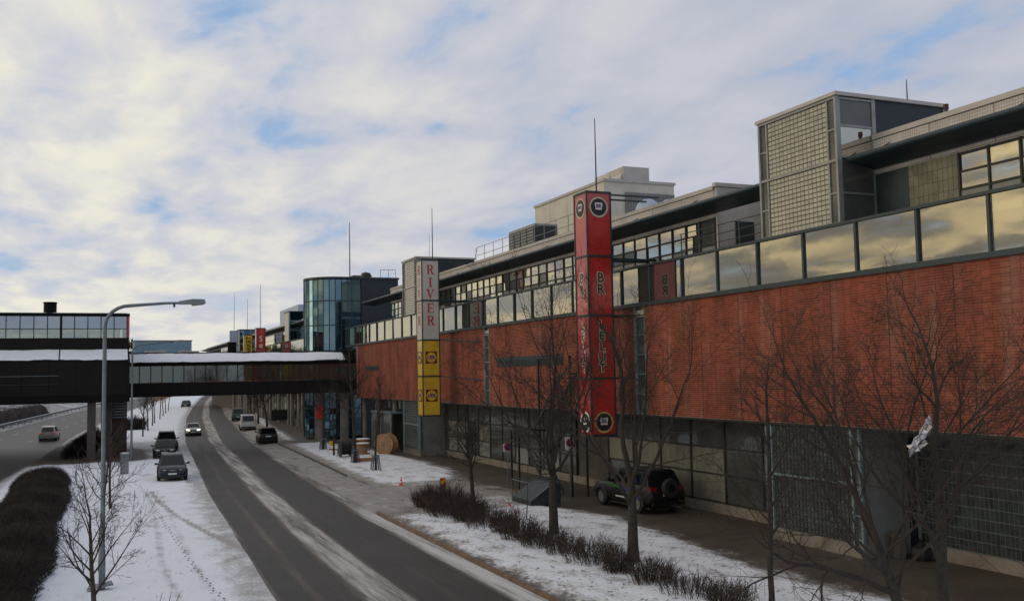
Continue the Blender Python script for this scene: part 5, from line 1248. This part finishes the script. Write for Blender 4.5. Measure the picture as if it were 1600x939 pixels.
# ------------------------------------------------------------------ street furniture and small things
def lamp(label, x, y, h, arm, hz, r=.075):
    t = thing('street_lamp', label, 'street lamp', (x, y, 0), group='street lamps')
    MB().tube([(x, y, 0), (x, y, 1.2), (x, y, 1.25), (x, y, h-.75)], [r*1.35, r*1.3, r, r*.8], 12).build('pole', 'galvanised', t, smooth=True)
    pts = [(x, y, h-.76)]
    for k in range(1, 7):
        a = R(90*k/6); pts.append((x+.75*(1-math.cos(a)), y, h-.75+.75*math.sin(a)*.9))
    pts += [(x+arm*.6, y, h+(hz-h)*.6), (x+arm-.75, y, hz)]
    MB().tube(pts, [r*.78]*7+[r*.6, r*.55], 10).build('arm', 'galvanised', t, smooth=True)
    hx = x+arm-.8
    hd = MB().hexa([(hx, y-.07, hz-.05), (hx+.42, y-.16, hz-.04), (hx+.42, y+.16, hz-.04), (hx, y+.07, hz-.05)], [(hx, y-.06, hz+.06), (hx+.42, y-.14, hz+.13), (hx+.42, y+.14, hz+.13), (hx, y+.06, hz+.06)])
    hd.hexa([(hx+.42, y-.16, hz-.04), (hx+.84, y-.12, hz), (hx+.84, y+.12, hz), (hx+.42, y+.16, hz-.04)], [(hx+.42, y-.14, hz+.13), (hx+.80, y-.09, hz+.13), (hx+.80, y+.09, hz+.13), (hx+.42, y+.14, hz+.13)])
    hh = hd.build('lamp_head', 'grey_metal', t)
    MB().hexa([(hx+.42, y-.13, hz-.09), (hx+.78, y-.09, hz-.05), (hx+.78, y+.09, hz-.05), (hx+.42, y+.13, hz-.09)], [(hx+.40, y-.15, hz-.042), (hx+.82, y-.11, hz-.005), (hx+.82, y+.11, hz-.005), (hx+.40, y+.15, hz-.042)]).build('lens', 'lamp_glass', hh)
    MB().lathe([(0, -.12), (.035, -.12), (.035, 0), (0, 0)], (hx-.15, y, hz-.02), n=8).build('sensor', 'dark_steel', t)
    MB().box(x-.09, y-r*1.4-.01, .35, x+.09, y-r*1.2, .75).build('service_hatch', 'galvanised', t)
    return t
l1 = lamp('tall grey street lamp arching over the left verge, nearest one', .2, 34, 9.0, 3.05, 9.03)
MB().hexa([(-.25, 33.75, .05), (.55, 33.85, .12), (.5, 34.2, .15), (-.2, 34.1, .08)], [(-.22, 33.78, .1), (.52, 33.88, .18), (.48, 34.18, .22), (-.18, 34.08, .14)]).build('base_plate', 'galvanised', l1)
lamp('farther street lamp standing at the corner of the station building', 2.62, 86.8, 9.55, 4.0, 9.72, .09)
# grey cabinet
t = thing('street_cabinet', 'grey electrical cabinet on the snow by the left verge', 'cabinet', (1.85, 75, 0))
MB().box(1.55, 74.8, 0, 2.1, 75.2, 1.35).build('body', 'grey_panel', t); MB().box(1.5, 74.75, 1.35, 2.15, 75.25, 1.42).build('lid', 'frame_grey', t)
MB().box(1.6, 74.785, .1, 2.05, 74.798, 1.28).build('door', 'grey_panel', t); MB().box(1.52, 74.78, 1.42, 2.13, 75.22, 1.47).build('snow_cap', 'snow', t)
# guard rail of the highway
gr = thing('guard_rail', 'steel guard rail capped with snow along the far side of the highway', 'guard rail', (hr(150)-HW, 150, 0))
pts = [(hr(y)-HW-.3, y) for y in range(60, 300, 6)]
for (xa, ya), (xb, yb) in zip(pts, pts[1:]):
    MB().hexa([(xa, ya, .45), (xa+.06, ya, .45), (xb+.06, yb, .45), (xb, yb, .45)], [(xa, ya, .78), (xa+.06, ya, .78), (xb+.06, yb, .78), (xb, yb, .78)]).build('beam', 'galvanised', gr)
    MB().box(xa-.1, ya-.05, 0, xa-.01, ya+.05, .8).build('post', 'dark_steel', gr)
    MB().hexa([(xa-.02, ya, .782), (xa+.08, ya, .782), (xb+.08, yb, .782), (xb-.02, yb, .782)], [(xa, ya, .86), (xa+.06, ya, .86), (xb+.06, yb, .86), (xb, yb, .86)]).build('snow_cap', 'snow', gr)
# cable drums
def drum(label, c, rad, w, axis, core, mat='wood', name='cable_drum', planks=True, snow=False, tilt=0):
    t = thing(name, label, 'cable drum', (c[0], c[1], 0)); ax = 0 if axis == 'x' else (1 if axis == 'y' else 2)
    def ring(h0, h1, r1, r0=0.0): return MB().lathe([(r0, h0), (r1, h0), (r1, h1), (r0, h1)], c, axis, 28)
    for h0, h1 in ((-w/2, -w/2+.09), (w/2-.09, w/2)):
        fl = ring(h0, h1, rad, .06).build('flange', mat, t)
        if planks and rad > .6:
            nn = 7
            for k in range(nn):
                a0 = -rad+2*rad*k/nn; a1 = a0+2*rad/nn-.015; m = max(abs(a0), abs(a1)); hw = math.sqrt(max(.01, rad*rad-m*m))*.99
                s = -1 if h0 < 0 else 1; e = h0 if s < 0 else h1
                lo, hi = (e-.022, e-.002) if s < 0 else (e+.002, e+.022)
                cut = .07 if a0 < 0 < a1 else 0
                for (u0, u1) in (((-hw, -cut), (cut, hw)) if cut else ((-hw, hw),)):
                    if axis == 'y': MB().box(c[0]+a0, c[1]+lo, c[2]+u0, c[0]+a1, c[1]+hi, c[2]+u1).build('plank', mat, fl)
                    elif axis == 'x': MB().box(c[0]+lo, c[1]+a0, c[2]+u0, c[0]+hi, c[1]+a1, c[2]+u1).build('plank', mat, fl)
    ring(-w/2+.09, w/2-.09, core).build('core', mat if mat != 'dark_steel' else 'black_trim', t, smooth=True)
    if snow: MB().lathe([(0, w/2), (rad*.97, w/2), (rad*.9, w/2+.06), (0, w/2+.07)], c, axis, 24).build('snow_cap', 'snow', t, smooth=True)
    return t
t = drum('big wooden cable drum standing on its rim by the shop entrance', (22.1, 79.6, .90), .88, 1.0, 'y', .48)
t.rotation_euler = (0, 0, R(-42)); t.location = (22.1, 79.6, 0)
drum('pale wooden cable drum lying flat under snow, next to the big drum', (20.25, 80.3, .55), .62, .88, 'z', .42, snow=True)
drum('dark wooden drum lying flat behind the big drum', (21.3, 84.2, .6), .6, 1.0, 'z', .34, mat='wood_orange', snow=True)
t = thing('cable_reel', 'black steel cable reel in a stand on the far snow island', 'cable reel', (18.4, 78.5, 0))
for dx in (-.42, .42): MB().lathe([(.62, -.03), (.74, -.03), (.74, .03), (.62, .03), (.62, -.03)], (18.4+dx, 78.5, .76), 'x', 24).build('rim', 'dark_steel', t); MB().lathe([(0, -.02), (.60, -.02), (.60, .02), (0, .02)], (18.4+dx, 78.5, .76), 'x', 24).build('flange', 'black_trim', t)
MB().lathe([(0, -.4), (.48, -.4), (.48, .4), (0, .4)], (18.4, 78.5, .76), 'x', 20).build('cable_winding', 'tyre', t, smooth=True)
for s in (-1, 1):
    x = 18.4+s*.55
    MB().tube([(x, 77.9, 0), (x, 78.5, 1.15), (x, 79.1, 0)], .03, 5).build('stand', 'galvanised', t)
MB().tube([(17.8, 78.5, .76), (19.0, 78.5, .76)], .035, 6).build('axle', 'galvanised', t)
# planks and barrier boards on the island
for i, (x, y, l, m, a, lab) in enumerate(((18.6, 73.2, 1.7, 'wood_orange', .1, 'orange barrier board lying on the snow behind the tallest young tree'), (23.6, 82.6, 1.1, 'wood_orange', .5, 'stacked orange timber beside the shop entrance'))):
    t = thing('timber_stack', lab, 'timber', (x, y, .1), a, local=True)
    for k in range(3 if i == 0 else 8):
        r_, c_ = divmod(k, 2); MB().box(-l/2+.04*k, -.2+c_*.22, r_*.16, l/2-.03*k, .0+c_*.22, r_*.16+.14).build('plank', m if k % 3 else 'wood', t)
    if i == 0: MB().box(-l/2-.02, -.26, .05, -l/2+.3, -.2, .3).build('red_end', 'chevron_red', t)
t = thing('pallet', 'flat snow-dusted pallet lying behind the wooden drums', 'pallet', (19.6, 86.5, .1), .2, local=True)
for k in range(6): MB().box(-.6+k*.21, -.5, .1, -.45+k*.21, .5, .14).build('slat', 'wood', t)
for k in range(3): MB().box(-.6, -.5+k*.45, 0, .6, -.4+k*.45, .095).build('runner', 'wood', t)
MB().box(-.55, -.45, .145, .55, .45, .18).build('snow_cap', 'snow', t)
# yellow box near column
t = thing('grit_bin', 'small yellow grit bin below the footbridge', 'bin', (20.4, 92.5, 0)); MB().hexa([(20.1, 92.2, .1), (20.7, 92.2, .1), (20.7, 92.7, .1), (20.1, 92.7, .1)], [(20.05, 92.15, .6), (20.75, 92.15, .6), (20.75, 92.75, .6), (20.05, 92.75, .6)]).build('bin_body', 'chevron_yellow', t)
MB().prism([(92.1, .6), (92.8, .6), (92.8, .72), (92.45, .82), (92.1, .7)], 20.02, 20.78, 'yz').build('lid', 'chevron_yellow', t); t.scale = (.6, .6, .6)
# traffic cone
t = thing('traffic_cone', 'orange and white traffic cone on the snow near the side road', 'cone', (16.45, 56.1, .1))
MB().box(16.23, 55.88, .12, 16.67, 56.32, .17).build('base', 'cone_orange', t)
for z0, z1, m in ((.17, .4, 'cone_orange'), (.4, .58, 'letter_white'), (.58, .8, 'cone_orange'), (.8, .92, 'letter_white'), (.92, 1.0, 'cone_orange')):
    rr_ = lambda z: .17-.14*(z-.17)/.83
    MB().lathe([(rr_(z0), z0), (rr_(z1), z1)]+([(0, z1)] if z1 == 1.0 else []), (16.45, 56.1, 0), n=18).build('cone_band', m, t, smooth=True)
t.scale = (.62, .62, .58)
# chevron board
t = thing('chevron_sign', 'red and yellow hazard board standing in the first shrubs', 'sign', (15.9, 46.9, 0), R(8), local=True)
MB().box(-.03, .0, 0, .03, .05, 1.75).build('post', 'galvanised', t); bd = MB().box(-.20, -.035, .75, .20, -.01, 1.75).build('board', 'chevron_red', t)
for k in range(2):
    z0 = .80+k*.5; MB().prism([(-.198, z0), (.198, z0+.22), (.198, z0+.44), (-.198, z0+.22)], -.042, -.036).build('stripe', 'chevron_yellow', bd)
MB().lathe([(0, 0), (.3, 0), (.28, .12), (0, .14)], (0, .02, 0), n=14).build('foot', 'tyre', t); t.scale = (.8, .8, .8)
# long timber on the snow
o = MB().hexa([(16.3, 47.4, .16), (17.7, 47.2, .16), (17.7, 47.35, .16), (16.3, 47.55, .16)], [(16.3, 47.4, .28), (17.7, 47.2, .28), (17.7, 47.35, .28), (16.3, 47.55, .28)]).build('timber_beam', 'wood_orange', None); tag(o, 'brown timber beam lying behind the hazard board', 'timber')
t = thing('marker_stake', 'red and white marker stake leaning in the snow', 'stake', (17.4, 41.6, .1))
for k in range(4): MB().tube([(17.55-.13*k, 41.45+.02*k, .15+.19*k), (17.42-.13*k, 41.47+.02*k, .34+.19*k)], .035, 6).build('stake_band', 'chevron_red' if k % 2 == 0 else 'letter_white', t)
o = MB().tube([(17.5, 40.2, .1), (17.65, 40.4, .9), (17.8, 40.6, 2.6), (17.85, 40.7, 3.4)], [.025, .02, .016, .01], 5).tube([(17.6, 40.3, .6), (17.25, 40.2, .5), (17.0, 40.2, .35)], .012, 4).build('fallen_branch', 'bark', None); tag(o, 'thin broken branch stuck upright in the snow near the stake', 'branch')
# grey ramped container
t = thing('skip_container', 'dark grey container with a sloping side on the snow edge', 'container', (20.2, 45, 0))
bx = MB().prism([(19.35, .1), (21.0, .1), (21.0, 1.15), (20.6, 1.15), (19.35, .35)], 44.0, 46.2).build('hopper', 'grit_box', t)
for y in (44.0, 45.1, 46.2): MB().tube([(19.35, y, .1), (19.35, y, 1.2), (20.6, y, 1.2)], .025, 5).build('guard_hoop', 'galvanised', t)
MB().tube([(19.35, 44, 1.2), (19.35, 46.2, 1.2)], .025, 5).build('guard_bar', 'galvanised', t); MB().tube([(19.33, 43.97, .32), (20.62, 43.97, 1.14)], .03, 5).build('edge_bar', 'galvanised', t)
for k in range(5): MB().box(19.6+k*.28, 43.96, .12, 19.64+k*.28, 43.995, .45+k*.16).build('rib', 'grit_box', t)
for k in range(2): MB().box(19.5+k*1.1, 44.1, 0, 19.7+k*1.1, 46.1, .1).build('skid', 'dark_steel', t)
# signs on posts near the wall
def post_sign(label, x, y, zc, w, h, plate, ring=None):
    t = thing('road_sign', label, 'sign', (x, y, 0))
    MB().tube([(x, y, 0), (x, y, zc+h/2)], .03, 6).build('post', 'galvanised', t); p = MB().box(x-w/2, y-.05, zc-h/2, x+w/2, y-.032, zc+h/2).build('plate', plate, t)
    if ring:
        disc((x, y-.05, zc+h*.08), w*.40, '-y', .001, .006, 24).build('ring', 'chevron_red', p); disc((x, y-.05, zc+h*.08), w*.30, '-y', .0065, .012, 24).build('face', 'letter_blue', p)
        MB().prism([(x-.17*w-.02, zc+h*.08+.16*w), (x-.17*w+.03, zc+h*.08+.2*w), (x+.17*w+.02, zc+h*.08-.16*w), (x+.17*w-.03, zc+h*.08-.2*w)], y-.068, y-.0625).build('bar', 'chevron_red', p)
    return t
post_sign('white plate with a round red-rimmed sign left of the off-road vehicle', 23.0, 47.0, 2.75, .52, .75, 'letter_white', True)
post_sign('small red and white notice plate near the escape stair', 22.2, 53.6, 2.2, .6, .45, 'letter_white', True)
post_sign('dark information board on posts beside the parked vans', 20.6, 122.5, 2.0, 1.9, 1.3, 'black_trim')
# concrete litter bins / bollards by the wall
def bollard(label, x, y):
    t = thing('litter_bin', label, 'litter bin', (x, y, 0), group='litter bins by the wall')
    MB().lathe([(0, 0), (.26, 0), (.3, .1), (.3, .75), (.27, .8), (0, .8)], (x, y, 0), n=16).build('body', 'concrete_dark', t, smooth=True); t.scale = (.85, .85, .85)
    MB().lathe([(.0, .82), (.34, .82), (.36, .9), (.3, 1.02), (0, 1.06)], (x, y, 0), n=16).build('lid', 'concrete_dark', t, smooth=True)
bollard('round concrete litter bin by the dark tiled wall', 25.2, 26.2); bollard('round concrete litter bin left of the off-road vehicle', 24.1, 45.6)
t = thing('rubbish_bag', 'black rubbish bag slumped beside the concrete bin at the tiled wall', 'bag', (25.5, 26.7, 0)); MB().lathe([(0, 0), (.3, .02), (.36, .2), (.3, .42), (.12, .55), (.06, .62), (.1, .68), (0, .66)], (25.6, 25.6, 0), n=9).build('sack', 'black_trim', t, smooth=True); MB().tube([(25.6, 25.6, .6), (25.64, 25.58, .7)], .03, 5).build('knot', 'black_trim', t)
# crumpled foil scrap caught in the tree
rng = random.Random(7); m = MB(); rows_, cols_ = 9, 5; vs = []
for i in range(rows_):
    for j in range(cols_): vs.append((16.95-.09*(rows_/2-i)*.9+rng.gauss(0, .03)*0+(j-2)*.03+.05*(i-4)*.2, 16.75+rng.gauss(0, .05), 4.62+.075*i+(2-j)*.07+rng.gauss(0, .03)))
m.add(vs, [(i*cols_+j, i*cols_+j+1, (i+1)*cols_+j+1, (i+1)*cols_+j) for i in range(rows_-1) for j in range(cols_-1)])
o = m.build('foil_scrap', 'foil', None); tag(o, 'crumpled silver foil balloon scrap caught in the rightmost tree', 'foil scrap')
md = o.modifiers.new('thick', 'SOLIDIFY'); md.thickness = .02
# ladder frame and banner by the far wing
t = thing('ladder', 'leaning pale ladder frame against the glass tower foot', 'ladder', (22.4, 118, 0))
for s in (0, .5): MB().tube([(21.6+s, 117.5, .1), (22.2+s*.6, 118.6, 3.1)], .035, 5).build('rail', 'galvanised', t)
for k in range(7): f = k/7+.06; MB().tube([(21.6+.6*f, 117.5+1.1*f, .1+3*f), (22.1+.4*f, 117.5+1.1*f, .1+3*f)], .022, 4).build('rung', 'galvanised', t)
t = thing('banner', 'small red vertical banner on the column under the footbridge', 'banner', (20.3, 98.8, 3)); MB().box(20.25, 98.72, 2.4, 20.85, 98.76, 3.7).build('cloth', 'chevron_red', t); MB().tube([(20.2, 98.74, 3.72), (20.9, 98.74, 3.72)], .02, 5).build('rod', 'galvanised', t)
# a twig-strewn patch of litter on the near snow
rng = random.Random(12); m = MB()
for i in range(900):
    x, y = rng.uniform(13.2, 20.5), rng.uniform(21, 46)
    if pdist(ISL1, x, y) < .5: continue
    a = rng.uniform(0, 3.14); l = rng.uniform(.03, .13); w = rng.uniform(.008, .03); zz = .135+pz(x, y, .95)-.11
    dx, dy = math.cos(a), math.sin(a); m.add([(x-dx*l, y-dy*l, zz), (x+dy*w, y-dx*w, zz+.01), (x+dx*l, y+dy*l, zz+.004), (x-dy*w, y+dx*w, zz+.015)], [(0, 1, 2, 3)])
o = m.build('fallen_twigs', 'twig', kind='stuff'); tag(o, 'scattered leaves and twigs on the near snow island', 'litter')
rng = random.Random(15); m = MB()
for i in range(700):
    y = 24+66*rng.random()**1.6; x = rng.uniform(hr(y)+2.5, 3.4)
    if rng.random() < .45 and x > 1.2: continue
    zz = -.03+vh(x, y, 1)+.004
    for k in range(rng.randint(1, 3)):
        a = rng.uniform(0, 6.28); l = rng.uniform(.03, .10); w = rng.uniform(.004, .012); dx, dy = math.cos(a), math.sin(a)
        m.add([(x-dy*w, y+dx*w, zz), (x+dy*w, y-dx*w, zz), (x+dx*l, y+dy*l, zz+rng.uniform(.01, .09))], [(0, 1, 2)])
o = m.build('grass_tufts', 'shrub_twig', kind='stuff'); tag(o, 'dry grass blades poking through the snow of the left verge', 'grass')
